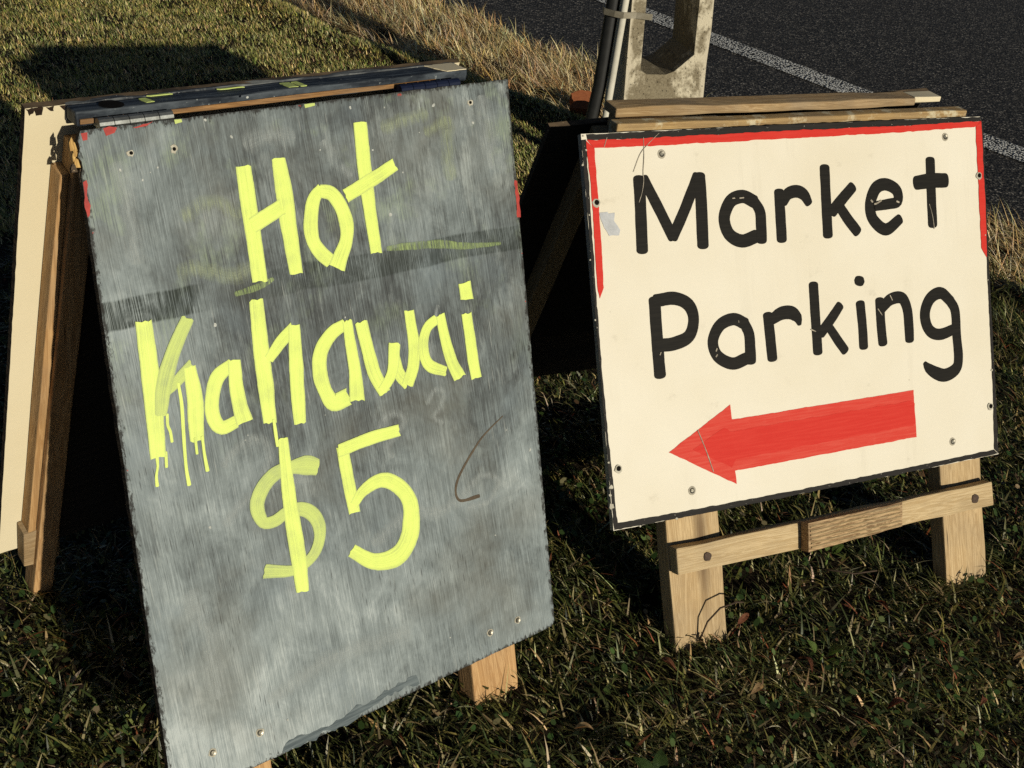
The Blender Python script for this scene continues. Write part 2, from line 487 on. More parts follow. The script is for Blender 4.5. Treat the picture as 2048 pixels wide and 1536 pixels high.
def mat_roadpaint():
    n = NB('worn_road_paint'); v = n.coord()
    d = n.voro(v, 85); w = n.noise(v, 12, 5, .65); f = n.noise(v, 170, 3, .6)
    k = n.step(n.math('ADD', d, n.math('MULTIPLY_ADD', w, .5, n.math('MULTIPLY', f, .5))), .95, 1.10)
    c = n.mix(k, n.mix(n.step(f, .3, .7), (.78, .77, .71), (.56, .55, .50)), (.03, .028, .025))
    e = n.sep(n.coord('UV'))
    ed = n.math('ABSOLUTE', n.math('SUBTRACT', e[0], .5))
    al = n.step(n.math('MULTIPLY_ADD', n.noise(v, 60, 5, .7), .30, ed), .68, .60)
    return n.bsdf(c, .7, .25, n.math('MULTIPLY', d, -1.), 1., .010, alpha=al)

def mat_soil():
    n = NB('soil'); v = n.coord()
    a = n.noise(v, 14, 8, .7); b = n.noise(v, 90, 5, .7)
    c = n.mix(a, (.018, .013, .008), (.05, .036, .02))
    c = n.mix(n.math('MULTIPLY', n.step(b, .55, .7), .5), c, (.085, .065, .035))
    return n.bsdf(c, .95, .1, n.math('ADD', a, b), .9, .02)

def mat_blade(name, trans=.25, rough=.5, spec=.35):
    n = NB(name)
    at = n.n('ShaderNodeAttribute'); at.attribute_name = 'col'
    b = n.n('ShaderNodeBsdfPrincipled'); n.l(at.outputs['Color'], b.inputs['Base Color'])
    b.inputs['Roughness'].default_value = rough; b.inputs['Specular IOR Level'].default_value = spec
    t = n.n('ShaderNodeBsdfTranslucent'); n.l(at.outputs['Color'], t.inputs[0])
    m = n.n('ShaderNodeMixShader'); m.inputs[0].default_value = trans
    n.l(b.outputs[0], m.inputs[1]); n.l(t.outputs[0], m.inputs[2]); n.l(m.outputs[0], n.out.inputs[0])
    return n.m

def mat_leaf(name, a_, b_):
    n = NB(name); v = n.coord()
    return n.bsdf(n.mix(n.step(n.noise(v, 120, 4), .35, .65), a_, b_), .5, .35, n.noise(v, 300, 3), .4, .001)

M_chalk = mat_chalk()
M_yellow = mat_brush('yellow_green_brush_paint', (.68, .80, .155), (.72, .85, .19), (.50, .58, .27))
M_yellowthin = mat_brush('thin_yellow_green_paint', (.58, .69, .19), (.64, .76, .19), (.42, .50, .26), 1.3, True, .5, .86)
M_smear = mat_brush('dry_green_smear', (.30, .40, .15), (.42, .52, .19), (.10, .14, .06), 1., True, .6, .85, .46)
M_black = mat_paint('black_sign_paint', (.009, .008, .006), (.017, .015, .011), .7)
M_blackedge = mat_paint('chipped_black_border', (.017, .015, .013), (.03, .027, .023), .6, (.62, .58, .47), .0)
M_red = mat_paint('red_sign_paint', (.56, .030, .020), (.62, .052, .034), .6)
M_redthin = mat_paint('thin_red_sign_paint', (.58, .046, .030), (.64, .10, .068), .65)
M_cream = mat_cream('cream_board_paint', (.735, .685, .555), (.28, .25, .18))
M_creamback = mat_cream('cream_panel_paint', (.71, .62, .42), (.22, .17, .10))
M_shadeply = mat_paint('shade_toned_ply', (.030, .027, .022), (.055, .048, .038), .7, None, 0, .85)  # near-black colour carries the shade inside the A-frames
M_ply = mat_wood('raw_ply_edge', (.40, .25, .11), (.10, .06, .03), 'x', False, .2)
M_edge = mat_paint('grimy_board_edge', (.035, .028, .022), (.20, .14, .08), .7, (.38, .28, .16), .03, .8)
M_whiteedge = mat_paint('scuffed_white_edge', (.52, .48, .38), (.30, .27, .20), .6, (.03, .028, .024), .05, .7)
M_pine = mat_wood('pale_pine', (.60, .44, .235), (.42, .285, .135), 'y', True, .2)
M_pinex = mat_wood('pale_pine_crosswise', (.60, .46, .26), (.44, .31, .15), 'x', True, .15)
M_railwood = mat_wood('weathered_rail_pine', (.44, .31, .16), (.30, .19, .085), 'x', True, .3)
M_railstain = mat_wood('paint_flecked_rail_pine', (.46, .31, .13), (.32, .20, .08), 'x', False, .2, (.62, .56, .38))
M_orange = mat_wood('fresh_orange_pine', (.58, .36, .16), (.40, .22, .085), 'y', False, .15)
M_orangex = mat_wood('fresh_orange_pine_rail', (.34, .18, .065), (.17, .085, .03), 'x', False, .2)
M_groove = mat_wood('split_grooved_pine', (.52, .36, .19), (.17, .10, .045), 'x', False, .1)
M_navy = mat_paint('navy_rail_paint', (.014, .018, .024), (.095, .112, .125), .85, (.24, .26, .25), .01, .55)
M_blue = mat_paint('dark_blue_hinge_paint', (.006, .010, .028), (.022, .028, .05), .7)
M_steel = mat_plain('galvanised_steel', (.30, .31, .29), (.16, .165, .15), 60, .42, .5, .85)
M_screw = mat_plain('screw_head', (.30, .28, .22), (.13, .12, .09), 200, .4, .5, .8)
M_filler = mat_plain('screw_filler', (.50, .47, .37), (.34, .31, .23), 120, .7)
M_hole = mat_plain('dark_hole', (.006, .005, .004), (.012, .01, .008), 90, .9, .05)
M_tape = mat_plain('silver_tape', (.47, .48, .48), (.36, .37, .37), 70, .4, .5)
M_white = mat_plain('white_speck', (.50, .51, .46), (.32, .33, .29), 150, .7)
M_brown = mat_plain('brown_smear', (.075, .055, .035), (.11, .085, .055), 60, .8)
M_splinter = mat_wood('torn_splinters', (.62, .40, .13), (.34, .19, .06), 'y', False, 0)
M_redfleck = mat_plain('old_red_paint', (.45, .05, .035), (.30, .035, .028), 80, .6)
M_conc = mat_concrete()
M_pvcb = mat_plain('black_conduit', (.014, .014, .013), (.022, .022, .02), 30, .5, .3, 0, .1)
M_pvcw = mat_plain('white_conduit', (.62, .59, .48), (.50, .47, .37), 20, .5, .3, 0, .1)
M_strap = mat_plain('strap', (.30, .27, .20), (.20, .175, .12), 40, .5, .4, .3)
M_asph = mat_asphalt()
M_line = mat_roadpaint()
M_soil = mat_soil()
M_brick = mat_plain('terracotta', (.34, .115, .045), (.24, .075, .03), 60, .85, .15, 0, .7)

DATA = {
 'letters': [
  ('M',[(0.0989,0.076,0.0216),(0.0975,0.1167,0.0216),(0.0934,0.192,0.0217)]),
  ('M',[(0.1072,0.077,0.0193),(0.1296,0.1224,0.0195),(0.1538,0.1748,0.0197)]),
  ('M',[(0.1538,0.1748,0.0197),(0.1826,0.1293,0.0199),(0.2121,0.078,0.02)]),
  ('M',[(0.2157,0.0773,0.0224),(0.2148,0.124,0.0225),(0.2112,0.1929,0.0225)]),
  ('a',[(0.3224,0.127,0.0228),(0.2994,0.1166,0.0226),(0.2738,0.1231,0.0225),(0.2584,0.15,0.0224),(0.2651,0.1774,0.0225),(0.2909,0.1915,0.0227),(0.3202,0.1852,0.0229)]),
  ('a',[(0.3224,0.127,0.0186),(0.3322,0.1445,0.0208),(0.3324,0.1691,0.0212),(0.3309,0.1936,0.0209)]),
  ('r',[(0.3754,0.1135,0.0206),(0.3744,0.153,0.0207),(0.3732,0.1952,0.0207)]),
  ('r',[(0.3829,0.1316,0.0169),(0.3936,0.118,0.0211),(0.4129,0.1144,0.0223),(0.4278,0.121,0.0214),(0.4367,0.1359,0.0167)]),
  ('k',[(0.4771,0.0766,0.0212),(0.4752,0.1306,0.0212),(0.4734,0.1949,0.0213)]),
  ('k',[(0.536,0.1137,0.0198),(0.5132,0.1319,0.0208),(0.4865,0.1545,0.0218)]),
  ('k',[(0.5022,0.1439,0.0192),(0.5197,0.1694,0.0209),(0.5395,0.1934,0.0204)]),
  ('e',[(0.5843,0.151,0.0175),(0.6152,0.149,0.019),(0.6368,0.1453,0.0205),(0.6355,0.1253,0.0218),(0.6107,0.1133,0.0225),(0.5871,0.1205,0.0233),(0.5733,0.1464,0.0232),(0.5767,0.1733,0.0228),(0.6047,0.1941,0.0221),(0.6391,0.1775,0.0187)]),
  ('t',[(0.7202,0.0749,0.0213),(0.7176,0.135,0.0214),(0.7159,0.1934,0.0214)]),
  ('t',[(0.683,0.1149,0.0253),(0.7182,0.1128,0.0274),(0.7544,0.1138,0.0263)]),
  ('P',[(0.1083,0.2743,0.0223),(0.107,0.336,0.0223),(0.1065,0.3985,0.0224)]),
  ('P',[(0.1102,0.2757,0.0212),(0.1479,0.2756,0.022),(0.1736,0.2893,0.0222),(0.1807,0.3138,0.0212),(0.1694,0.3402,0.0217),(0.1405,0.3496,0.0226),(0.1085,0.3498,0.0218)]),
  ('a',[(0.2838,0.332,0.0213),(0.2602,0.3214,0.0212),(0.232,0.3292,0.021),(0.2153,0.354,0.0209),(0.2224,0.3803,0.021),(0.2513,0.3964,0.0212),(0.2812,0.3909,0.0214)]),
  ('a',[(0.2823,0.3319,0.0196),(0.2898,0.3506,0.0208),(0.2897,0.3738,0.0214),(0.2887,0.3969,0.0215)]),
  ('r',[(0.3317,0.322,0.0205),(0.3332,0.3657,0.0206),(0.334,0.3975,0.0206)]),
  ('r',[(0.3398,0.33,0.0188),(0.3603,0.3217,0.023),(0.3811,0.3225,0.0243),(0.394,0.333,0.0191),(0.3968,0.3443,0.0087)]),
  ('k',[(0.4335,0.2786,0.0198),(0.4326,0.3367,0.0198),(0.4323,0.3976,0.0199)]),
  ('k',[(0.4887,0.3205,0.0174),(0.4701,0.3393,0.019),(0.4419,0.3655,0.0188)]),
  ('k',[(0.4583,0.3515,0.0162),(0.4757,0.3777,0.0185),(0.4925,0.4016,0.0181)]),
  ('i',[(0.5343,0.3213,0.0198),(0.5357,0.3645,0.0199),(0.535,0.3994,0.0199)]),
  ('dot',[(0.5364,0.2776,0.0203),(0.5358,0.281,0.0231),(0.5349,0.2843,0.0203)]),
  ('n',[(0.5791,0.3199,0.0201),(0.5783,0.364,0.0201),(0.5794,0.3979,0.0202)]),
  ('n',[(0.5832,0.3347,0.0185),(0.6045,0.3206,0.0214),(0.6303,0.3205,0.0221),(0.6414,0.3404,0.021),(0.643,0.3707,0.0211),(0.6424,0.3988,0.02)]),
  ('g',[(0.7477,0.3381,0.0205),(0.724,0.32,0.0221),(0.6966,0.3294,0.0225),(0.6826,0.3571,0.023),(0.6901,0.3845,0.0225),(0.714,0.3965,0.0215),(0.7534,0.3899,0.0194)]),
  ('g',[(0.7461,0.3366,0.0211),(0.7569,0.3569,0.0217),(0.7569,0.4005,0.0212),(0.7578,0.4445,0.0219),(0.7503,0.4643,0.023),(0.7241,0.4735,0.0246),(0.7011,0.4673,0.0245),(0.6822,0.4549,0.0185),(0.6751,0.4456,0.0092)]),
 ],
 'arrow': [
  (0.1103,0.5284),
  (0.2394,0.4651),
  (0.2406,0.491),
  (0.6434,0.4915),
  (0.6432,0.5787),
  (0.2387,0.5793),
  (0.2396,0.6023),
 ],
 'arrow_core': [
  (0.1579,0.531),
  (0.2241,0.5021),
  (0.2349,0.5108),
  (0.6345,0.5107),
  (0.6438,0.5163),
  (0.6425,0.553),
  (0.637,0.5561),
  (0.2416,0.5594),
  (0.2325,0.5731),
 ],
 'red': [
  [(0.0088,0.0106),(0.1266,0.0113),(0.3875,0.0097),(0.6546,0.0107),(0.8518,0.0084),(0.8371,0.019),(0.6536,0.0223),(0.3862,0.0233),(0.1253,0.0242),(0.0212,0.0229)],
  [(0.0078,0.0113),(0.022,0.0238),(0.0199,0.1054),(0.0181,0.1852),(0.0155,0.2453),(0.0064,0.2622),(0.004,0.2322),(0.0075,0.1365),(0.0087,0.073)],
  [(0.837,0.02),(0.8517,0.0093),(0.8491,0.0996),(0.8491,0.1747),(0.8441,0.2639),(0.8317,0.245),(0.8343,0.155),(0.8348,0.0896)],
 ],
 'black': [
  [(0.0089,0.0011),(0.1276,0.0008),(0.3884,-0.0005),(0.6556,-0.0),(0.8499,0.0009),(0.8492,0.0093),(0.6545,0.0116),(0.3873,0.0114),(0.1265,0.0121),(0.0106,0.0107)],
  [(-0.0001,0.0094),(0.0081,0.009),(0.0047,0.1204),(0.0006,0.256),(-0.0009,0.3771),(-0.0005,0.508),(0.002,0.6291),(-0.0056,0.6394),(-0.0057,0.5401),(-0.0045,0.3767),(-0.0025,0.2156)],
  [(-0.0056,0.6394),(0.002,0.6291),(0.1822,0.6321),(0.3712,0.6335),(0.5991,0.6323),(0.8325,0.6305),(0.8421,0.6397),(0.5983,0.6415),(0.3704,0.6414),(0.1611,0.6414)],
  [(0.851,0.0028),(0.8498,0.0623),(0.8453,0.1744),(0.8437,0.2686),(0.841,0.3919),(0.8382,0.5163),(0.8327,0.6286),(0.8422,0.6388),(0.8462,0.498),(0.8475,0.3449),(0.8509,0.1842),(0.855,0.016)],
 ],
 'tape': [
  (0.0196,0.1269),
  (0.0345,0.1261),
  (0.0363,0.1289),
  (0.0481,0.1275),
  (0.0468,0.1402),
  (0.054,0.1559),
  (0.0522,0.1638),
  (0.034,0.1642),
  (0.0259,0.1503),
  (0.022,0.1386),
 ],
 'screws2': [
  (0.1458,0.0381),
  (0.7602,0.0346),
  (0.7297,0.6001),
  (0.1493,0.5992),
 ],
 'holes2': [
  (0.0158,0.11),
  (0.8369,0.1102),
  (0.8292,0.5469),
  (0.012,0.5412),
 ],
 'scratch': [
  ('s',[(0.1135,0.0103,0.0012),(0.1119,0.037,0.0012),(0.1075,0.0654,0.0012),(0.1069,0.0796,0.0012),(0.1027,0.0964,0.0012),(0.0946,0.1139,0.0012)]),
  ('s',[(0.1436,0.0043,0.001),(0.1208,0.0213,0.001),(0.1046,0.0366,0.001),(0.0892,0.0644,0.001)]),
  ('s',[(0.1699,0.4996,0.0019),(0.1817,0.5319,0.0019),(0.1943,0.5736,0.0019)]),
  ('s',[(0.7105,0.1549,0.0014),(0.7165,0.1776,0.0014),(0.7185,0.2011,0.0014)]),
  ('s',[(0.603,0.313,0.0022),(0.6076,0.3221,0.0023)]),
  ('s',[(0.573,0.3349,0.0025),(0.5814,0.3469,0.0025)]),
  ('s',[(0.4203,0.356,0.0021),(0.4303,0.3606,0.0021)]),
  ('s',[(0.0457,0.0076,0.0013),(0.0391,0.0222,0.0013)]),
  ('s',[(0.2776,0.1186,0.0025),(0.2822,0.1185,0.0025)]),
  ('s',[(0.2923,0.1192,0.0025),(0.3003,0.1189,0.0025)]),
  ('s',[(0.5747,0.1395,0.0045),(0.5779,0.1427,0.0045)]),
  ('s',[(0.5821,0.1469,0.004),(0.5886,0.1463,0.004),(0.5979,0.1419,0.004)]),
  ('s',[(0.6337,0.1451,0.0041),(0.6387,0.1474,0.0041)]),
  ('s',[(0.2215,0.3674,0.0033),(0.2193,0.3715,0.0033)]),
  ('s',[(0.2211,0.3776,0.0033),(0.2184,0.3811,0.0033)]),
  ('s',[(0.2697,0.3249,0.0022),(0.27,0.328,0.0022)]),
  ('s',[(0.1117,0.3613,0.0021),(0.1092,0.3655,0.0021)]),
 ],
 'chips2': [
  (-0.0039,0.5685),
  (-0.0062,0.5995),
  (-0.0071,0.5812),
  (0.0435,0.6414),
  (0.1144,0.6411),
  (-0.0044,0.528),
  (0.0033,0.0033),
  (0.0064,0.0255),
  (0.0011,0.1281),
  (-0.0045,0.1995),
  (-0.0053,0.2957),
  (-0.0024,0.0487),
  (0.8389,0.4779),
  (0.8431,0.3065),
  (0.8439,0.2214),
 ],
 'yellow': [
  ('H',[(0.2057,0.0708,0.0206),(0.203,0.1144,0.0215),(0.2012,0.1586,0.0209),(0.198,0.219,0.0208)]),
  ('H',[(0.2574,0.0661,0.0187),(0.2566,0.1122,0.0236),(0.2538,0.1658,0.0219),(0.2526,0.2194,0.0185)]),
  ('H',[(0.2018,0.1466,0.0195),(0.2487,0.1292,0.0196)]),
  ('o',[(0.3128,0.1135,0.0131),(0.2974,0.1288,0.0186),(0.2872,0.159,0.0201),(0.2865,0.182,0.0196),(0.2951,0.1996,0.0196),(0.3068,0.2126,0.019)]),
  ('o',[(0.3109,0.1176,0.0168),(0.3263,0.1226,0.0192),(0.3378,0.1422,0.02),(0.342,0.1681,0.0207),(0.3363,0.1907,0.0192),(0.3243,0.2085,0.0211),(0.3149,0.224,0.0248)]),
  ('t',[(0.3906,0.0358,0.02),(0.3856,0.097,0.0213),(0.3827,0.1565,0.0192),(0.3815,0.2142,0.0174)]),
  ('t',[(0.3482,0.1294,0.0176),(0.391,0.1149,0.0187),(0.4354,0.0983,0.0167)]),
  ('K',[(0.0324,0.2383,0.0194),(0.0281,0.2915,0.0222),(0.0218,0.3498,0.0215),(0.0146,0.41,0.0195)]),
  ('K',[(0.089,0.2464,0.016),(0.0612,0.2848,0.0181),(0.0405,0.3235,0.0198),(0.0294,0.3573,0.0144)]),
  ('K',[(0.0426,0.3314,0.0108),(0.0599,0.3211,0.0136),(0.0833,0.3056,0.0147)]),
  ('K',[(0.0789,0.3082,0.0156),(0.0777,0.3496,0.0207),(0.0729,0.3764,0.02),(0.0691,0.4032,0.0179)]),
  ('drip',[(0.0374,0.3594,0.004),(0.0353,0.3736,0.004),(0.0369,0.3815,0.004),(0.0362,0.3952,0.004)]),
  ('drip',[(0.0601,0.3248,0.004),(0.0585,0.3539,0.0048),(0.0531,0.3897,0.0048),(0.0475,0.4313,0.0044),(0.0464,0.4559,0.0056)]),
  ('drip',[(0.0131,0.4081,0.0047),(0.0115,0.4206,0.0033),(0.0071,0.4323,0.0036),(0.0055,0.4449,0.0047)]),
  ('drip',[(0.0254,0.4061,0.004),(0.0223,0.4247,0.004)]),
  ('drip',[(0.067,0.3992,0.0037),(0.0652,0.4194,0.0037)]),
  ('drip',[(0.0766,0.4,0.0041),(0.0747,0.4222,0.0041),(0.0742,0.4449,0.0056)]),
  ('drip',[(0.1791,0.405,0.0043),(0.1782,0.4224,0.0052),(0.1773,0.4409,0.0044)]),
  ('a',[(0.1368,0.3175,0.0152),(0.1144,0.329,0.0188),(0.0999,0.3554,0.0184),(0.0973,0.3811,0.0188),(0.1061,0.3958,0.0174),(0.1268,0.3929,0.0153)]),
  ('a',[(0.1405,0.3142,0.0167),(0.1364,0.3476,0.0187),(0.1364,0.3782,0.0208),(0.1381,0.3974,0.0232)]),
  ('h',[(0.1873,0.2439,0.0189),(0.1812,0.3051,0.0217),(0.1774,0.3579,0.0215),(0.1734,0.407,0.0181)]),
  ('h',[(0.1901,0.3225,0.0129),(0.2117,0.3044,0.0166),(0.2339,0.29,0.0159)]),
  ('h',[(0.2349,0.2874,0.0159),(0.2277,0.3353,0.0196),(0.2207,0.3846,0.0197),(0.2165,0.4195,0.017)]),
  ('a',[(0.3122,0.3024,0.0155),(0.2887,0.3105,0.0184),(0.2669,0.332,0.0205),(0.26,0.3613,0.0213),(0.2633,0.3859,0.0199),(0.2728,0.4048,0.0232),(0.2969,0.4027,0.0235)]),
  ('a',[(0.3162,0.2995,0.0143),(0.3151,0.3298,0.0164),(0.3143,0.3716,0.0185),(0.3097,0.4113,0.0237)]),
  ('w',[(0.3376,0.3049,0.0192),(0.3403,0.3415,0.019),(0.3446,0.3805,0.02),(0.3561,0.4118,0.0178)]),
  ('w',[(0.3534,0.4072,0.0145),(0.3737,0.3861,0.0162),(0.3852,0.348,0.0187)]),
  ('w',[(0.3827,0.3636,0.0154),(0.3854,0.3905,0.018),(0.3969,0.4104,0.0165)]),
  ('w',[(0.3961,0.4102,0.0181),(0.411,0.3858,0.019),(0.4183,0.3533,0.0182),(0.419,0.3056,0.0156)]),
  ('a',[(0.4643,0.3276,0.0141),(0.4446,0.3374,0.015),(0.433,0.3629,0.0167),(0.4379,0.3907,0.0176),(0.4658,0.4077,0.0137)]),
  ('a',[(0.4717,0.3237,0.0148),(0.4732,0.3595,0.017),(0.4787,0.3956,0.0189),(0.4881,0.422,0.0208)]),
  ('i',[(0.5181,0.3312,0.0173),(0.5181,0.368,0.0181),(0.5169,0.3999,0.0189),(0.518,0.4301,0.0185)]),
  ('dot',[(0.5233,0.2848,0.021),(0.5231,0.3092,0.0224)]),
  ('dollar',[(0.2295,0.4861,0.0216),(0.2143,0.4791,0.0257),(0.1913,0.4756,0.0177),(0.1658,0.4772,0.0183),(0.1434,0.4919,0.0198),(0.1316,0.5131,0.0198),(0.1358,0.5361,0.0158),(0.1527,0.54,0.0159),(0.1718,0.5344,0.0169),(0.1967,0.5373,0.0189),(0.2126,0.5544,0.0194),(0.2153,0.5777,0.0174),(0.2017,0.6025,0.0157),(0.1693,0.6163,0.0137),(0.1252,0.6032,0.0184)]),
  ('dollar',[(0.1871,0.4336,0.0137),(0.1811,0.4985,0.0186),(0.178,0.5482,0.0213),(0.1767,0.5939,0.0223),(0.173,0.6497,0.0182)]),
  ('5',[(0.3679,0.4716,0.0163),(0.323,0.47,0.0177),(0.2669,0.4735,0.0169)]),
  ('5',[(0.2735,0.469,0.0173),(0.2735,0.5165,0.0185),(0.2742,0.5673,0.0172)]),
  ('5',[(0.2762,0.5557,0.0125),(0.2949,0.5405,0.0162),(0.326,0.5345,0.0205),(0.3511,0.5507,0.022),(0.3662,0.5788,0.0236),(0.3627,0.6122,0.0284),(0.3488,0.6405,0.0293),(0.3246,0.6531,0.028),(0.2895,0.6463,0.022),(0.2593,0.6197,0.018)]),
 ],
 'smear': [
  ('smear',[(0.4013,0.212,0.0077),(0.4394,0.2151,0.0109),(0.4914,0.2213,0.0129),(0.5352,0.232,0.0099),(0.6004,0.2396,0.0051)]),
  ('smear',[(0.1614,0.2293,0.0068),(0.197,0.2257,0.0096),(0.2167,0.2201,0.0056)]),
 ],
 'brown': ('b',[(0.5561,0.5004,0.0017),(0.5074,0.5254,0.003),(0.4553,0.5737,0.0042),(0.4521,0.6046,0.0042),(0.4893,0.6098,0.006)]),
 'specks': [
  (0.1182,0.0374),
  (0.4342,0.0184),
  (0.5175,0.0237),
  (0.2298,-0.0159),
  (0.1966,0.0301),
  (0.2511,0.2179),
  (0.4471,0.1109),
  (0.3217,0.0632),
  (0.4859,0.0592),
  (0.1387,0.4149),
  (0.1338,0.4204),
  (0.3144,0.2933),
  (0.1143,0.8196),
  (0.1776,0.8229),
  (0.0623,0.5197),
  (0.5074,0.6793),
  (0.5587,0.5236),
  (0.1244,0.2626),
  (0.069,0.0678),
  (0.0912,0.0555),
  (0.1656,0.0057),
  (0.3795,0.0127),
  (0.5401,0.1828),
  (0.4147,0.1664),
  (0.2565,0.4188),
  (0.599,0.5676),
  (0.583,0.056),
  (0.0804,0.0602),
  (0.0438,0.0521),
  (0.3959,0.8073),
  (0.4039,0.0737),
  (0.2663,0.0365),
 ],
 'screws1': [
  (0.4693,0.8279),
  (0.5247,0.8282),
  (0.0719,0.8194),
  (0.0021,0.8171),
  (0.0617,0.0338),
  (0.1172,0.036),
  (0.5839,0.027),
 ],
}

# ================================================================== GROUND AND ROAD
NR = np.array([.753, .658])      # horizontal direction from the lawn towards the road
TR = np.array([.658, -.753])     # along the road

def fbm(x, y, s, seed=0.0):
    """cheap smooth value noise, vectorised"""
    x = np.asarray(x) * s + seed * 13.7; y = np.asarray(y) * s + seed * 7.3
    return (np.sin(x * 1.0 + 1.7 * np.sin(y * .7 + seed)) + np.sin(y * 1.3 + 1.3 * np.sin(x * .9 - seed)) + .5 * np.sin(x * 2.3 - y * 1.9 + seed * 3) + .35 * np.sin(x * 4.1 + y * 3.7)) / 2.85

def lawn_edge(t):
    return 2.80 + np.clip(t + 4.46, -3, 6) * .15 + .05 * np.sin(t * 3.1) + .03 * np.sin(t * 7.7 + 1)

def road_edge(t):
    return 3.64 + .085 * np.clip(t + 4.6, 0, 4) + .04 * np.sin(t * 2.3 + .5) + .03 * np.sin(t * 6.1)

def ground_z(x, y):
    x = np.asarray(x, float); y = np.asarray(y, float)
    s = x * NR[0] + y * NR[1]; t = x * TR[0] + y * TR[1]
    near = np.clip(1 - (x * x + (y - 3) ** 2) / 90, 0, 1)
    lawn = near * (.010 * fbm(x, y, 5, 1) + .006 * fbm(x, y, 17, 2))
    le = lawn_edge(t); re = road_edge(t)
    lip = .035 * np.exp(-((s - le + .10) / .09) ** 2)
    k = np.clip((s - le + .02) / .10, 0, 1); k = k * k * (3 - 2 * k)
    strip = -.085 + .030 * np.clip((s - le - .15) / .5, 0, 1) + near * .012 * fbm(x, y, 9, 3)
    z = (lawn + lip) * (1 - k) + strip * k
    r = np.clip((s - re + .02) / .16, 0, 1)
    return z * (1 - r) + (-.16) * r

def build_ground():
    def axis(lo, hi, fine_lo, fine_hi, step):
        a = list(np.arange(fine_lo, fine_hi, step))
        d, p = step, fine_hi
        while p < hi: a.append(p); d *= 1.35; p += d
        a.append(hi)
        d, p = step, fine_lo - step
        b = []
        while p > lo: b.append(p); d *= 1.35; p -= d
        b.append(lo)
        return np.array(b[::-1] + a)
    xs = axis(-150, 150, -3.2, 3.2, .05); ys = axis(-150, 150, -.4, 7.4, .05)
    X, Y = np.meshgrid(xs, ys)
    Z = ground_z(X, Y)
    nx, ny = len(xs), len(ys)
    me = bpy.data.meshes.new('ground')
    V = np.stack([X, Y, Z], -1).reshape(-1, 3)
    i = np.arange(nx * ny).reshape(ny, nx)
    F = np.stack([i[:-1, :-1], i[:-1, 1:], i[1:, 1:], i[1:, :-1]], -1).reshape(-1, 4)
    fill_mesh(me, V, F)
    for p in me.polygons: p.use_smooth = True
    return tag(link('ground', me, M_soil), kind='structure')

def fill_mesh(me, V, F):
    n = F.shape[1]
    me.vertices.add(len(V)); me.vertices.foreach_set('co', V.astype(np.float32).ravel())
    me.loops.add(F.size); me.loops.foreach_set('vertex_index', F.astype(np.int32).ravel())
    me.polygons.add(len(F)); me.polygons.foreach_set('loop_start', (np.arange(len(F)) * n).astype(np.int32))
    me.polygons.foreach_set('loop_total', np.full(len(F), n, np.int32))
    me.update(calc_edges=True)

build_ground()
ROAD_Z = -.055
def road_strip(name, s0, s1, z, mat, t0=-90, t1=90, n=400, edge=False):
    bm = bmesh.new(); uv = bm.loops.layers.uv.new('UVMap')
    ts = np.concatenate([np.linspace(t0, -9, 40), np.linspace(-8.9, 4, n), np.linspace(4.2, t1, 40)])
    rows = []
    for t in ts:
        a = s0(t) if callable(s0) else s0
        p = NR * a + TR * t; q = NR * s1 + TR * t
        rows.append((bm.verts.new((p[0], p[1], z)), bm.verts.new((q[0], q[1], z))))
    for i in range(len(rows) - 1):
        f = bm.faces.new((rows[i][0], rows[i][1], rows[i + 1][1], rows[i + 1][0]))
        for l, (u, k) in zip(f.loops, ((0, i), (1, i), (1, i + 1), (0, i + 1))):
            l[uv].uv = (u, ts[k])
    return from_bm(name, bm, mat)
road = tag(road_strip('road', road_edge, 11.0, ROAD_Z, M_asph), kind='structure')
edge_line = road_strip('edge_line', 4.60, 4.79, ROAD_Z + .004, M_line)
edge_line.parent = road
edge_line['label'] = 'worn white line painted along the road'

# ================================================================== SIGN WITH THE GREY BLACKBOARD
def lean_frame(y, z, deg, back=False):
    """board frame: X across, Y up the board, Z out of its front"""
    s, c = math.sin(R(deg)), math.cos(R(deg))
    if back: s = -s
    return Matrix(((1, 0, 0, 0), (0, s, -c, y), (0, c, s, z), (0, 0, 0, 1)))

sign1 = tag(empty('sandwich_board', (-.5520, 1.3495, 0), R(42.378)),
            'weathered grey blackboard sandwich board with yellow painted Hot Kahawai $5', 'sign')
F1 = lean_frame(0, .8703, 23.2)
TH = .012
def jag(P, seed, amp=.0012): return rough_poly(P, .009, amp, seed)
# chipped plywood face: the upper left corner is torn away
face = [(.0060, 0), (.6602, 0)] + [(.6602 - .0632 * k, -.8639 * k) for k in (.33, .66)] + [(.5972, -.8570), (.5905, -.8639), (-.0632, -.8639)] + \
       [(-.0632 * k, -.8639 * k) for k in (.7, .4, .1)] + [(-.0045, -.0520), (-.0005, -.0440), (.0005, -.0360), (-.0030, -.0300), (.0010, -.0200), (.0000, -.0120)]
bm = bmesh.new()
pts = jag(face[::-1], 3, .0011)
hi, lo = add_prism(bm, pts, -TH, 0, 0, 1)
bmesh.ops.triangulate(bm, faces=[f for f in bm.faces if len(f.verts) > 4])
board1 = from_bm('front_board', bm, [M_chalk, M_edge], sign1, F1)
# torn inner ply showing at the chipped corner
rr = random.Random(5)
for k in range(7):
    bm = bmesh.new()
    x = -.0075 + rr.uniform(-.003, .005); y0 = -.006 - k * .0062; L = rr.uniform(.010, .018); w = rr.uniform(.0018, .0038)
    add_prism(bm, [(x - w, y0 - L), (x + w, y0 - L * 1.05), (x + w * .7, y0 - L * .2), (x + rr.uniform(-.2, .5) * w, y0), (x - w * .8, y0 - L * .4)], -.010, -.003 - rr.uniform(0, .003))
    from_bm('splinter', bm, M_splinter if k < 5 else M_edge, board1)
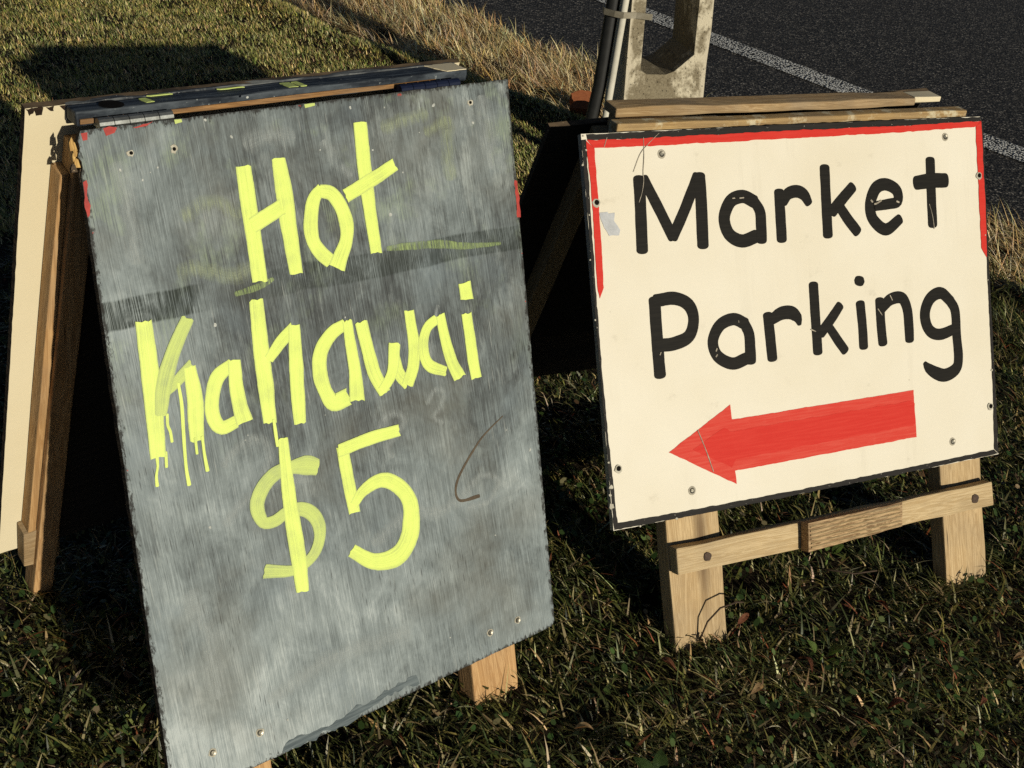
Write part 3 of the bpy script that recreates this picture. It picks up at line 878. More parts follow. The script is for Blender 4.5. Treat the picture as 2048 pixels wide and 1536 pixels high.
# painted letters
seen = {}
for i, (nm, P) in enumerate(DATA['yellow']):
    name = {'drip': 'paint_drip', 'dot': 'painted_dot', 'dollar': 'painted_dollar_sign', '5': 'painted_digit'}.get(nm, 'painted_letter')
    ribbon(name + '_stroke', [(a_, b_, w_ * (1.0 if nm == 'drip' else 1.07)) for a_, b_, w_ in P], .0006 + .00012 * (i % 9), M_yellowthin if (nm == 'dollar' and len(P) > 6) or i in (8, 9) else M_yellow, board1, 'round' if nm == 'drip' else 'flat', .035, i, 0.0001)
for i, (nm, P) in enumerate(DATA['smear']):
    ribbon('paint_smear', P, .0005, M_smear, board1, 'round', .12, 60 + i, 0.0001)
M_ghost = mat_brush('rubbed_chalk', (.44, .48, .46), (.50, .54, .50), (.34, .38, .36), 1., True, .8, .50, .45)
M_ghostg = mat_brush('rubbed_green_paint', (.40, .46, .28), (.48, .53, .34), (.30, .35, .22), 1., True, .8, .52, .45)
GH = [([(.335, .465), (.350, .448), (.372, .447), (.380, .462), (.362, .478), (.345, .490), (.350, .505)], .010, 0), ([(.425, .445), (.440, .430), (.455, .437), (.448, .455), (.432, .468), (.444, .480)], .008, 0),
      ([(.10, .445), (.125, .425), (.155, .425), (.165, .450), (.150, .475)], .012, 0), ([(.085, .520), (.12, .500), (.17, .490), (.21, .500)], .014, 0), ([(.46, .60), (.50, .58), (.53, .60), (.50, .625), (.47, .62)], .010, 0),
      ([(.43, .045), (.46, .040), (.50, .035)], .016, 1), ([(.535, .050), (.532, .085), (.528, .125)], .020, 1), ([(.500, .060), (.52, .052), (.54, .05)], .014, 1), ([(.605, .030), (.610, .070), (.606, .115)], .028, 0), ([(.575, .030), (.580, .055)], .018, 0),
      ([(.115, .120), (.140, .108), (.165, .112), (.185, .128)], .016, 1), ([(.095, .185), (.13, .192), (.16, .205), (.19, .200)], .018, 1), ([(.22, .040), (.25, .036), (.28, .040)], .022, 0), ([(.33, .055), (.345, .085), (.36, .10)], .012, 0),
      ([(.04, .05), (.045, .10), (.04, .16)], .020, 0), ([(.02, .60), (.03, .68), (.025, .74)], .022, 0), ([(.30, .62), (.36, .60), (.42, .61), (.47, .60)], .018, 0), ([(.10, .78), (.20, .76), (.32, .77)], .022, 0), ([(.44, .40), (.45, .35), (.47, .31)], .006, 0)]
for i, (P, w, k) in enumerate(GH):
    ribbon('chalk_ghost', [(a_, b_, w * 1.5) for a_, b_ in P], .0003, M_ghostg if k else M_ghost, board1, 'round', .2, 400 + i, .00005)
ribbon('brown_smear', DATA['brown'][1], .0005, M_brown, board1, 'round', .2, 77, 0.0001)
for i, (u, v) in enumerate(DATA['specks']):
    disc('paint_speck', u, -v, .0019 * (.4 + rr.random()), 0.0001, .0006, M_white, board1, 7, .45, 0, i)
for i, (u, v) in enumerate(DATA['screws1']):
    w = disc('screw_patch', u, -v, .0062 if i < 4 else .0048, .0001, .0008, M_filler, board1, 13, .12 if i < 4 else .35, 0, i)
    disc('screw_head', u, -v, .0046 if i < 4 else .0024, .0009, .0016, M_screw if i < 4 else M_hole, board1, 12, .05, .0006, i)
for i, P in enumerate(([(.006, .004), (.013, .003), (.012, .011), (.008, .012)], [(.034, .003), (.050, .001), (.046, .006), (.036, .010)], [(.070, .002), (.098, .001), (.088, .005), (.074, .006)],
                       [(.6455, .150), (.6490, .152), (.6465, .205), (.6430, .206)], [(-.004, .060), (.0005, .058), (-.004, .10), (-.008, .102)])):
    patch('red_paint_fleck', P, .0004, M_redfleck, board1, .0045, i * 5, .0001)
for i, (x, w, y) in enumerate(((.31, .016, .001), (.125, .01, .001))):
    patch('yellow_dab', [(x, y), (x + w, y), (x + w, y + .004), (x, y + .005)], .0005, M_yellow, board1, .001, i, .0001)
patch('scraped_patch', [(.105, .852), (.21, .848), (.325, .842), (.33, .852), (.20, .862), (.10, .863)], .0004,
      mat_paint('bare_slate_scrape', (.075, .095, .10), (.17, .20, .20), .9), board1, .009, 8, .0001)
# front legs behind the board
SK = .0732
for u0, u1, sd in ((.497, .585, 1), (.062, .148, 2)):
    beam('front_leg', M_orange, board1, (u0, u1), (-.958, -.06), (-.052, -.0125), 'y', None, .003, 6, .0008, sd, SK)
# back half of the trestle
B1 = lean_frame(.062, .882, 13, True)
outl = [(-.035, 0), (.615, 0), (.570, -.80), (-.085, -.80)]
bm = bmesh.new()
add_prism(bm, rough_poly(outl[::-1], .012, .0007, 4), -.012, 0, 0, 1)
bmesh.ops.triangulate(bm, faces=[f for f in bm.faces if len(f.verts) > 4])
panel1 = from_bm('back_panel', bm, [M_creamback, M_edge], sign1, B1)
bm = bmesh.new()
for k in (0, 1, 2, 4, 5, 8):
    x = -.032 + k * .0095 + rr.uniform(-.003, .003)
    add_prism(bm, rough_poly([(x, -.0005), (x + .011, -.0005), (x + .009, -.006 - .006 * rr.random()), (x + .003, -.004 - .007 * rr.random())], .003, .0025, k), .0001, .0006 + k * .00003)
from_bm('chipped_paint_edge', bm, mat_paint('dark_bare_edge', (.02, .013, .009), (.05, .03, .018), .6), panel1)
beam('shade_sheet', M_shadeply, panel1, (.052, .512), (-.80, -.05), (.0006, .006), 'y', None, .001, 4, .0004, 14, .060)  # added dark sheet standing in for the shade between the rear legs
# top rail painted navy on top, bare wood on its face
rail1 = beam('top_rail', M_navy, sign1, (.0125, .604), (.0275, .060), (.8655, .8825), 'x', None, .003, 8, .001, 4)
beam('rail_face', M_orangex, rail1, (.016, .545), (.0245, .0270), (.8675, .8740), 'x', None, .001, 6, .0006, 5)
for i, (x, w, y, d, m_) in enumerate(((.105, .010, .034, .016, M_yellow), (.305, .015, .031, .020, M_yellow), (.323, .009, .031, .020, M_yellow), (.12, .03, .0555, .003, M_yellow), (.215, .035, .052, .003, M_yellow), (.565, .036, .0265, .033, M_creamback))):
    bm = bmesh.new()
    add_prism(bm, rough_poly([(x, y), (x + w, y), (x + w - .004, y + d), (x - (.018 if i == 5 else .004), y + d)], .004, .0016, i), .8826, .8838)
    from_bm('paint_dab', bm, m_, rail1)
bm = bmesh.new()
bmesh.ops.create_circle(bm, cap_ends=True, radius=.0155, segments=20, matrix=Matrix.Translation((.062, .040, .8838)))
from_bm('knot_hole', bm, M_hole, rail1)
beam('rail_edge_strip', mat_paint('scuffed_slate_edge', (.03, .035, .042), (.28, .29, .27), .7, (.5, .5, .45), .02), rail1, (.0125, .605), (.0605, .072), (.862, .8835), 'x', None, .0015, 18, .0014, 9)
# hinges
def hinge(name, x0, x1, y, z, mat, parent):
    h = None
    bm = bmesh.new()
    nk = 5; L = (x1 - x0) / nk
    for k in range(nk):
        bmesh.ops.create_cone(bm, cap_ends=True, segments=12, radius1=.0078, radius2=.0078, depth=L * .95,
                              matrix=Matrix.Translation((x0 + L * (k + .5), y, z)) @ Matrix.Rotation(R(90), 4, 'Y'))
    h = from_bm(name, bm, mat, parent)
    bm = bmesh.new()
    add_prism(bm, [(x0, y), (x1, y), (x1, y + .020), (x0, y + .020)], z - .004, z - .0015)
    from_bm('hinge_leaf', bm, mat, h)
    return h
hinge('hinge', .032, .128, .0125, .8705, M_steel, sign1)
hinge('hinge', .470, .575, .0110, .8690, M_blue, sign1)
# rear legs and brace on the back panel's inner face
for u0, u1, sd in ((.014, .046, 6), (.520, .552, 7)):
    beam('rear_leg', M_orange, panel1, (u0, u1), (-.915, -.042), (.0006, .040), 'y', None, .0025, 6, .0008, sd, .068)
beam('leg_batten', M_orange, panel1, (.001, .0135), (-.735, -.080), (.0006, .030), 'y', None, .002, 5, .0006, 12, .068)
beam('rear_crossbar', M_railwood, panel1, (-.004, .053), (-.815, -.735), (.0006, .0300), 'x', None, .002, 6, .0008, 8).location.x = -.052

# ================================================================== SIGN FOR THE MARKET PARKING
sign2 = tag(empty('sandwich_board', (.0589, 1.8522, 0), R(28.175)),
            'cream sandwich board reading Market Parking in black above a red arrow', 'sign')
F2 = lean_frame(0, .7814, 27.8)
outl = [(0, 0), (.85, 0), (.8433, -.6409), (-.0067, -.6409)]
bm = bmesh.new()
add_prism(bm, rough_poly(outl[::-1], .02, .0007, 9), -.011, 0, 0, 1)
bmesh.ops.triangulate(bm, faces=[f for f in bm.faces if len(f.verts) > 4])
board2 = from_bm('front_board', bm, [M_cream, M_whiteedge], sign2, F2)
for i, P in enumerate(DATA['black']): patch('black_border', P, .0005 + .0001 * i, M_blackedge, board2, .0013, i * 3, .0001)
for i, P in enumerate(DATA['red']): patch('red_border', P, .0009 + .0001 * i, M_red, board2, .0014, 20 + i * 3, .0001)
for i, (nm, P) in enumerate(DATA['letters']):
    name = 'painted_dot' if nm == 'dot' else 'painted_letter_stroke'
    ribbon(name, P, .0006 + .0001 * (i % 7), M_black, board2, 'round', .022, 200 + i, .0001)
arrow = patch('arrow', DATA['arrow'], .0006, M_redthin, board2, .0009, 31, .0001)
arrow['label'] = 'red arrow pointing left'
patch('arrow_second_coat', DATA['arrow_core'], .0009, M_red, arrow, .0016, 35, .0005)
tp = patch('tape_scrap', DATA['tape'], .0009, M_tape, board2, .0022, 41, .0001)
M_scr = mat_plain('scratch', (.46, .40, .30), (.16, .14, .10), 90, .7)
for i, (nm, P) in enumerate(DATA['scratch']):
    ribbon('scratch', [(a_, b_, w_ * .75) for a_, b_, w_ in P], .0016, M_scr, board2, 'round', .25, 300 + i, .0012)
for i, (u, v) in enumerate(DATA['chips2']):
    disc('paint_chip', u, -v, (.0052 if i < 2 else .0022) * (.6 + .5 * rr.random()), .0006, .0012, M_filler, board2, 9, .35, 0, 50 + i)
for i, (u, v) in enumerate(DATA['screws2']):
    s_ = disc('screw_patch', u, -v, .0078, .0001, .0007, mat_plain('screw_washer', (.42, .38, .29), (.30, .27, .2), 200, .6) if i == 0 else bpy.data.materials['screw_washer'], board2, 16, .03, 0, i)
    disc('screw_head', u, -v, .0052, .0008, .0018, M_screw, s_, 12, .02, .0011, i)
for i, (u, v) in enumerate(DATA['holes2']):
    s_ = disc('hole_rim', u, -v, .0072, .0012, .0017, M_filler, board2, 13, .12, 0, i)
    disc('hole', u + .0006, -v + .0008, .0044, .0018, .0022, M_hole, s_, 12, .06, 0, i)
for u0, u1, sd in ((.107, .212, 21), (.712, .814, 22)):
    beam('front_leg', M_pine, board2, (u0, u1), (-.905, -.30), (-.046, -.0118), 'y', None, .003, 7, .0012, sd, .01)
lg = beam('crossbar', M_pinex, board2, (.100, .8075), (-.7335, -.6875), (-.0105, .0150), 'x', None, .003, 12, .0014, 23)
for u, v, r_ in ((.1592, .7117, .0078), (.7615, .7123, .0090)):
    disc('knot', u, -v, r_, .0152, .0162, mat_plain('dark_knot', (.035, .022, .014), (.10, .06, .035), 200, .7), lg, 16, .14, .0005)
bm = bmesh.new()                  # the split block nailed over the middle of the bar
hi, lo = add_prism(bm, rough_poly([(.351, -.7365), (.578, -.7325), (.582, -.6890), (.355, -.6860)], .02, .001, 3), .0160, .034)
for v in bm.verts:
    if v.co.z > .02: v.co.z = .019 + (.581 - v.co.x) / .23 * .018
bmesh.ops.triangulate(bm, faces=[f for f in bm.faces if len(f.verts) > 4])
blk = from_bm('nailed_block', bm, M_groove, lg)
for k in range(6):                # proud ridges of weathered grain on the block
    bm = bmesh.new()
    y = -.693 - k * .0072
    z = lambda x: .019 + (.581 - x) / .23 * .018
    n_ = 14
    top = [(.358 + .216 * i / n_, y + .0018 * noise.noise((i * .6, k * 3, 0))) for i in range(n_ + 1)]
    vs_ = []
    for x, yy in top:
        vs_.append([bm.verts.new((x, yy - .0019, z(x) + .0002)), bm.verts.new((x, yy, z(x) + .0026)), bm.verts.new((x, yy + .0019, z(x) + .0002))])
    for a, b in zip(vs_, vs_[1:]):
        for j in (0, 1): bm.faces.new((a[j], a[j + 1], b[j + 1], b[j]))
    from_bm('grain_ridge', bm, M_pinex, blk)
for u, v in ((.40, .716), (.466, .712), (.525, .707), (.376, .724)):
    disc('nail_head', u, -v, .0042, .0335 - (u - .35) * .078, .0365 - (u - .35) * .078, M_screw, blk, 10, .1, .0006)
# rails along the top
beam('front_rail', M_railstain, sign2, (.072, .828), (.0125, .0385), (.742, .790), 'x', None, .003, 10, .0012, 25)
B2 = lean_frame(.106, .796, 23, True)
outl = [(.012, -.052), (.30, -.030), (.815, .000), (.800, -.40), (.782, -.79), (.010, -.79)]
bm = bmesh.new()
add_prism(bm, rough_poly(outl[::-1], .02, .0008, 4), -.011, 0, 0, 1)
bmesh.ops.triangulate(bm, faces=[f for f in bm.faces if len(f.verts) > 4])
panel2 = from_bm('back_panel', bm, [M_shadeply, M_edge], sign2, B2)  # shade behind the front board is put into the panel's dark colour
rail2 = beam('back_rail', M_railwood, sign2, (.098, .745), (.064, .107), (.783, .7995), 'x', None, .003, 10, .0016, 26)
for u0, u1, sd in ((.090, .126, 27), (.690, .726, 28)):
    beam('rear_leg', M_pine, panel2, (u0, u1), (-.878, -.050), (.0006, .036), 'y', None, .0025, 6, .001, sd, .0)
hinge('hinge', .20, .29, .049, .778, M_steel, sign2)
hinge('hinge', .58, .67, .049, .778, M_steel, sign2)

beam('rail_packer', M_railwood, rail2, (.105, .235), (.058, .100), (.758, .7815), 'x', None, .002, 3, .001, 31)
beam('rail_end', M_creamback, rail2, (.746, .812), (.070, .105), (.788, .7985), 'x', None, .002, 2, .0006, 29)

# ================================================================== CONCRETE POLE WITH CONDUITS
pole = tag(empty('utility_pole', (.383, 4.05, -.159), 0), 'lichen stained concrete pole with tall openings, beside the road', 'pole')
pole.scale = (1.0686,) * 3
PW, PD = .262, .20
def build_pole():
    H_ = 7.0
    bm = bmesh.new()
    def half(s):
        # outline of one half in the (x, z) plane; openings notch the centre line
        out = [(0, -.4), (s * PW / 2 * 1.06, -.4)]
        zz = np.linspace(-.4, H_, 75)
        for z in zz[1:]:
            k = 1.0 - .045 * z * (1 if z < 3 else 1) / 1.0 * .55
            out.append((s * (PW / 2 * k + .0028 * noise.noise((z * 9, s * 4, 0)) + .0015 * noise.noise((z * 31, s * 7, 0))), z))
        out.append((0, H_))
        z1 = H_
        holes = [(.47 + i * .95, .47 + i * .95 + .78) for i in range(6)]
        for a, b in holes[::-1]:
            k = 1.0 - .045 * b * .55
            k2 = 1.0 - .045 * a * .55
            wi, wj = (PW / 2 - .046) * k, (PW / 2 - .046) * k2
            up = .058 if s > 0 else .016
            out += [(0, b), (s * wi * .6, b - .004), (s * wi, b - .05)]
            for q in (.66, .33):
                zz_ = a + up + (b - .05 - a - up) * q
                out.append((s * (wj + (wi - wj) * q + .002 * noise.noise((zz_ * 13, s * 5, 2))), zz_))
            out += [(s * wj, a + up), (s * wj * (.30 if s > 0 else .75), a + up * .15), (s * .001, a)]
        return out
    for s in (-1, 1):
        P = half(s)
        f_ = [bm.verts.new((x, -PD / 2, z)) for x, z in P]
        b_ = [bm.verts.new((x * .98, PD / 2, z)) for x, z in P]
        bm.faces.new(f_ if s > 0 else f_[::-1]); bm.faces.new(b_[::-1] if s > 0 else b_)
        n_ = len(P)
        for i in range(n_):
            j = (i + 1) % n_
            if abs(P[i][0]) < .002 and abs(P[j][0]) < .002: continue
            bm.faces.new((f_[i], b_[i], b_[j], f_[j]))
    bmesh.ops.remove_doubles(bm, verts=bm.verts, dist=.0025)
    bmesh.ops.triangulate(bm, faces=[f for f in bm.faces if len(f.verts) > 4])
    o = from_bm('pole_shaft', bm, M_conc, pole)
    o.matrix_local = Matrix.Rotation(R(16), 4, 'Z') @ Matrix.Rotation(R(-4.6), 4, 'Y')
    return o
build_pole()

def tube(name, pts, r, mat, parent, seg=14):
    bm = bmesh.new()
    pts = [Vector(p) for p in pts]
    rings = []
    for i, p in enumerate(pts):
        d = (pts[min(i + 1, len(pts) - 1)] - pts[max(i - 1, 0)]).normalized()
        a = d.cross(Vector((0, 1, 0))).normalized(); b = d.cross(a).normalized()
        rings.append([bm.verts.new(p + r * (math.cos(2 * math.pi * k / seg) * a + math.sin(2 * math.pi * k / seg) * b)) for k in range(seg)])
    for q, w in zip(rings, rings[1:]):
        for k in range(seg): bm.faces.new((q[k], q[(k + 1) % seg], w[(k + 1) % seg], w[k]))
    bm.faces.new(rings[0]); bm.faces.new(rings[-1][::-1])
    return from_bm(name, bm, mat, parent, None, True)
# coordinates relative to the pole's foot
def lean(z): return -.06 * z
tube('black_conduit', [(-.300, -.13, -.03), (-.272, -.13, .07), (-.240, -.13, .17), (-.218, -.13, .28), (-.206, -.13, .42), (-.202, -.13, .7), (-.24, -.13, 1.5), (-.42, -.13, 4), (-.60, -.13, 6.5)], .0205, M_pvcb, pole)
tube('white_conduit', [(-.192, -.155, -.03), (-.178, -.155, .2), (-.173, -.155, .40), (-.168, -.155, .70), (-.205, -.155, 1.5), (-.385, -.155, 4), (-.565, -.155, 6.5)], .0108, M_pvcw, pole)
bm = bmesh.new()
sp = [(-.230, -.10), (-.226, -.148), (-.195, -.166), (-.168, -.172), (-.130, -.150), (-.082, -.148)]
for (x, y), (x2, y2) in zip(sp, sp[1:]):
    z = .642
    a = [bm.verts.new((x, y, z - .009)), bm.verts.new((x2, y2, z - .009)), bm.verts.new((x2, y2, z + .009)), bm.verts.new((x, y, z + .009))]
    bm.faces.new(a)
bmesh.ops.remove_doubles(bm, verts=bm.verts, dist=.0001)
bmesh.ops.solidify(bm, geom=bm.faces[:], thickness=.003)
from_bm('strap', bm, M_strap, pole)

# ================================================================== GRASS AND LITTER
def blades(name, pos, height, width, azim, tilt, curl, colr, label, mat, seg=2):
    """one mesh of tapered, bending blades"""
    n = len(pos)
    d = np.stack([np.cos(azim), np.sin(azim)], 1)
    p = np.stack([-d[:, 1], d[:, 0]], 1)
    # random twist so that blades show their faces in all directions
    rows = []
    for k in range(seg + 1):
        t = k / seg
        ang = tilt + curl * t
        # integrate the bend roughly
        hor = height * t * np.sin(tilt + curl * t * .5)
        ver = height * t * np.cos(tilt + curl * t * .5)
        c = np.stack([pos[:, 0] + d[:, 0] * hor, pos[:, 1] + d[:, 1] * hor, pos[:, 2] + ver], 1)
        w = width * (1 - t) ** .6 * .5 if k < seg else width * 0
        if k == seg: rows.append(c[:, None, :])
        else:
            off = np.stack([p[:, 0] * w, p[:, 1] * w, 0 * w], 1)
            rows.append(np.stack([c - off, c + off], 1))
    V = np.concatenate(rows, 1)
    nv = V.shape[1]
    base = (np.arange(n) * nv)[:, None]
    tri = []
    for k in range(seg - 1):
        a = 2 * k
        tri += [(a, a + 1, a + 3), (a, a + 3, a + 2)]
    a = 2 * (seg - 1)
    tri.append((a, a + 1, a + 2))
    F = (base[:, :, None] + np.array(tri)[None]).reshape(-1, 3)
    me = bpy.data.meshes.new(name)
    fill_mesh(me, V.reshape(-1, 3), F)
    at = me.attributes.new('col', 'FLOAT_COLOR', 'POINT')
    cc = np.ones((n, nv, 4), np.float32)
    cc[:, :, :3] = colr[:, None, :]
    at.data.foreach_set('color', cc.ravel())
    o = link(name, me, mat)
    return tag(o, label, 'grass', None, 'stuff')

M_blade = mat_blade('grass_blade', .22, .45, .4)
M_straw = mat_blade('dry_grass_blade', .25, .6, .25)
def st(x, y): return x * NR[0] + y * NR[1], x * TR[0] + y * TR[1]

def palette(n, table):
    w = np.array([t[0] for t in table]); w = w / w.sum()
    idx = rng.choice(len(table), n, p=w)
    c = np.array([t[1] for t in table])[idx]
    return c * rng.uniform(.65, 1.4, (n, 1)) * rng.uniform(.9, 1.1, (n, 3))

def lawn(name, n_clump, per, box, rad, hgt, wid, table, label, smin=None, smax=None, lo_t=.35, hi_t=1.25, keep=None):
    x0, x1, y0, y1 = box
    cx = rng.uniform(x0, x1, n_clump); cy = rng.uniform(y0, y1, n_clump)
    cdir = rng.uniform(0, 2 * np.pi, n_clump); ch = np.clip(rng.lognormal(0, .26, n_clump), .5, 1.45); cb = rng.uniform(.7, 1.3, (n_clump, 1)) * np.stack([rng.uniform(.85, 1.2, n_clump), np.ones(n_clump), rng.uniform(.8, 1.1, n_clump)], 1)
    ci = np.repeat(np.arange(n_clump), per)
    n = len(ci)
    r = rad * np.sqrt(rng.random(n)) * 1.3; a = rng.uniform(0, 2 * np.pi, n)
    x = cx[ci] + r * np.cos(a); y = cy[ci] + r * np.sin(a)
    s, t = st(x, y)
    ok = np.ones(n, bool)
    if smin is not None: ok &= s > smin(t)
    if smax is not None: ok &= s < smax(t)
    if keep is not None: ok &= keep(x, y)
    ci, x, y = ci[ok], x[ok], y[ok]; n = len(x)
    z = ground_z(x, y) - .004
    h = hgt * (ch[ci] ** 1.5 if hgt > .031 and hgt < .07 else ch[ci] if hgt > .03 else ch[ci] ** .35) * rng.uniform(.45 if hgt > .03 else .75, 1.35 if hgt > .03 else 1.15, n)
    lean_ = math.radians(90 - SUN_AZ) + .5                # tips laid over away from the sun so more blade faces catch light
    sun_lean = np.where(hgt > .031 and hgt < .07, rng.random(n) < .35, rng.random(n) < .75)
    az = np.where(sun_lean, lean_ + rng.normal(0, .85, n), np.where(rng.random(n) < .6, cdir[ci] + rng.normal(0, .7, n), rng.uniform(0, 2 * np.pi, n)))
    tilt = rng.uniform(lo_t * .5, lo_t + .55, n); curl = rng.uniform(.2, hi_t, n)
    c = palette(n, table) * cb[ci]
    return blades(name, np.stack([x, y, z], 1), h, wid * np.clip(rng.lognormal(-.05, .38, n), .4, 2.4), az, tilt, curl, c, label, M_blade if 'dry' not in name else M_straw, 3 if 'dry' in name or hgt > .031 else 2)

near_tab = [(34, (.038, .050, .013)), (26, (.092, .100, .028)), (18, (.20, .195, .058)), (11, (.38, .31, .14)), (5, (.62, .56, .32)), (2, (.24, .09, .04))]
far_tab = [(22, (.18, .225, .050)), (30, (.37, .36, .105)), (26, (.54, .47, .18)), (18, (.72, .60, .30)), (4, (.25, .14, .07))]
dry_tab = [(40, (.78, .60, .30)), (22, (.60, .42, .18)), (28, (.86, .74, .48)), (6, (.26, .15, .065)), (3, (.22, .18, .07))]
edge_s = lambda t: lawn_edge(t) + .02
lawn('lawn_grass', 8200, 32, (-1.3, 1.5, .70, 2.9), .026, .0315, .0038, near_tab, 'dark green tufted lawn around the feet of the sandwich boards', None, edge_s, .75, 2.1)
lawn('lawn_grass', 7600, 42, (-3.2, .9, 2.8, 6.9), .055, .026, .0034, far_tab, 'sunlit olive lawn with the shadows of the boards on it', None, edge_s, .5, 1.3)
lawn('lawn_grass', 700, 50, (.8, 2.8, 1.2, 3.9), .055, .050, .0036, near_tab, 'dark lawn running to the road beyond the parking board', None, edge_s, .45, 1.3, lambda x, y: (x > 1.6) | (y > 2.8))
lawn('dry_grass', 9000, 42, (-3.0, 2.6, 1.9, 7.6), .060, .092, .0034, dry_tab, 'long straw coloured dead grass along the road edge', lambda t: lawn_edge(t) + .16 + .06 * np.sin(t * 5), lambda t: road_edge(t) + .03 + .05 * np.sin(t * 9), .75, 1.8, lambda x, y: ~((np.abs(x - .34) < .20) & (np.abs(y - 4.02) < .17)))

# loose long stalks
def stalks(name, n, box, table, L, label):
    x = rng.uniform(box[0], box[1], n); y = rng.uniform(box[2], box[3], n)
    z = ground_z(x, y) + rng.uniform(.008, .03, n)
    return blades(name, np.stack([x, y, z], 1), L * rng.uniform(.5, 1.4, n), .0026 * rng.uniform(.7, 1.5, n), rng.uniform(0, 6.28, n), rng.uniform(1.0, 1.55, n), rng.uniform(-.3, .5, n), palette(n, table), label, M_straw, 3)
stalks('grass_clippings', 1900, (-1.2, 1.6, .7, 3.0), [(6, (.34, .25, .12)), (3, (.22, .15, .07)), (1, (.2, .07, .03))], .030, 'straw coloured clippings strewn through the lawn')

def ground_leaves(n, box, table, size):
    """tiny clover-like leaves in one mesh"""
    x = rng.uniform(box[0], box[1], n); y = rng.uniform(box[2], box[3], n)
    keep = fbm(x, y, 6, 5) + rng.normal(0, .35, n) > .15
    x, y = x[keep], y[keep]; n = len(x)
    z = ground_z(x, y) + rng.uniform(.006, .030, n)
    r = size * rng.uniform(.5, 1.3, n)
    a = rng.uniform(0, 6.28, n); tl = rng.uniform(-.7, .7, (n, 2))
    k = np.linspace(0, 2 * np.pi, 7)[:-1]
    lx = np.cos(k)[None] * r[:, None]; ly = np.sin(k)[None] * r[:, None] * .72
    wx = lx * np.cos(a)[:, None] - ly * np.sin(a)[:, None]; wy = lx * np.sin(a)[:, None] + ly * np.cos(a)[:, None]
    V = np.stack([x[:, None] + wx, y[:, None] + wy, z[:, None] + wx * tl[:, :1] + wy * tl[:, 1:]], -1)
    b = (np.arange(n) * 6)[:, None, None]
    F = (b + np.array([(0, 1, 2), (0, 2, 3), (0, 3, 4), (0, 4, 5)])[None]).reshape(-1, 3)
    me = bpy.data.meshes.new('clover'); fill_mesh(me, V.reshape(-1, 3), F)
    cc = np.ones((n, 6, 4), np.float32); cc[:, :, :3] = palette(n, table)[:, None]
    me.attributes.new('col', 'FLOAT_COLOR', 'POINT').data.foreach_set('color', cc.ravel())
    return tag(link('clover', me, M_blade), 'tiny green ground cover leaves between the grass tufts', 'clover', None, 'stuff')
ground_leaves(22000, (-1.3, 1.6, .7, 2.8), [(5, (.035, .065, .016)), (3, (.065, .10, .026)), (1, (.13, .16, .05)), (1, (.10, .06, .03)), (1, (.26, .22, .11))], .0062)

def leaf_mesh(name, L, W, fold, curl, mat, stalk=True):
    bm = bmesh.new()
    n = 7; rows = []
    for i in range(n + 1):
        t = i / n
        w = W * .5 * math.sin(math.pi * min(.999, t ** .75 * .97 + .02)) ** .8
        z = curl * math.sin(t * math.pi) * L
        rows.append([bm.verts.new((t * L, -w, z + fold * w)), bm.verts.new((t * L, 0, z)), bm.verts.new((t * L, w, z + fold * w))])
    for a, b in zip(rows, rows[1:]):
        for k in (0, 1): bm.faces.new((a[k], a[k + 1], b[k + 1], b[k]))
    bmesh.ops.solidify(bm, geom=bm.faces[:], thickness=.0006)
    bmesh.ops.recalc_face_normals(bm, faces=bm.faces)
    me = bpy.data.meshes.new(name); bm.to_mesh(me); bm.free()
    for p in me.polygons: p.use_smooth = True
    me.materials.append(mat)
    return me
M_lgreen = mat_leaf('weed_leaf', (.10, .17, .03), (.16, .22, .055))
M_lgreen2 = mat_leaf('dark_weed_leaf', (.035, .065, .016), (.06, .10, .025))
M_lbrown = mat_leaf('fallen_leaf', (.16, .055, .025), (.24, .10, .05))
M_ltan = mat_leaf('pale_fallen_leaf', (.34, .23, .11), (.26, .16, .075))

def weed(x, y, sizes, mat, label):
    e = tag(empty('broadleaf_weed', (x, y, float(ground_z(x, y)))), label, 'weed', 'broad leaved weeds in the lawn')
    for i, (az, L, el) in enumerate(sizes):
        o = bpy.data.objects.new('leaf', leaf_mesh('leaf', L, L * .62, .35, .12, mat)); col.objects.link(o)
        o.parent = e
        o.location = (.012 * math.cos(az), .012 * math.sin(az), .028)
        o.rotation_euler = (random.uniform(-.3, .3), -el, az)
    bm = bmesh.new()
    bmesh.ops.create_cone(bm, cap_ends=True, segments=6, radius1=.003, radius2=.0015, depth=.036, matrix=Matrix.Translation((0, 0, .014)))
    from_bm('stem', bm, mat, e)
    return e
weed(.577, 1.560, [(2.7, .026, .75), (.25, .036, .45), (-.9, .024, .3)], M_lgreen, 'bright green broadleaf weed in front of the parking board')
weed(.285, 1.245, [(a, .038, .5) for a in (.3, 1.5, 2.6, 3.9, 5.2)], M_lgreen2, 'dark green rosette weed beside the blackboard leg')
weed(.46, 1.22, [(a, .030, .45) for a in (.9, 2.4, 4.0, 5.5)], M_lgreen2, 'small dark weed among long grass blades')
weed(.92, 1.40, [(a, .030, .5) for a in (.2, 1.9, 3.6, 5.0)], M_lgreen2, 'dark weed with four rounded leaves')
weed(.64, 1.86, [(a, .028, .5) for a in (.6, 1.7, 3.0, 4.4)], M_lgreen, 'leafy weed growing below the crossbar of the parking board')
weed(.80, 1.36, [(2.0, .030, .7), (4.4, .026, .3)], M_lgreen, 'two leaved pale weed in dark lawn')

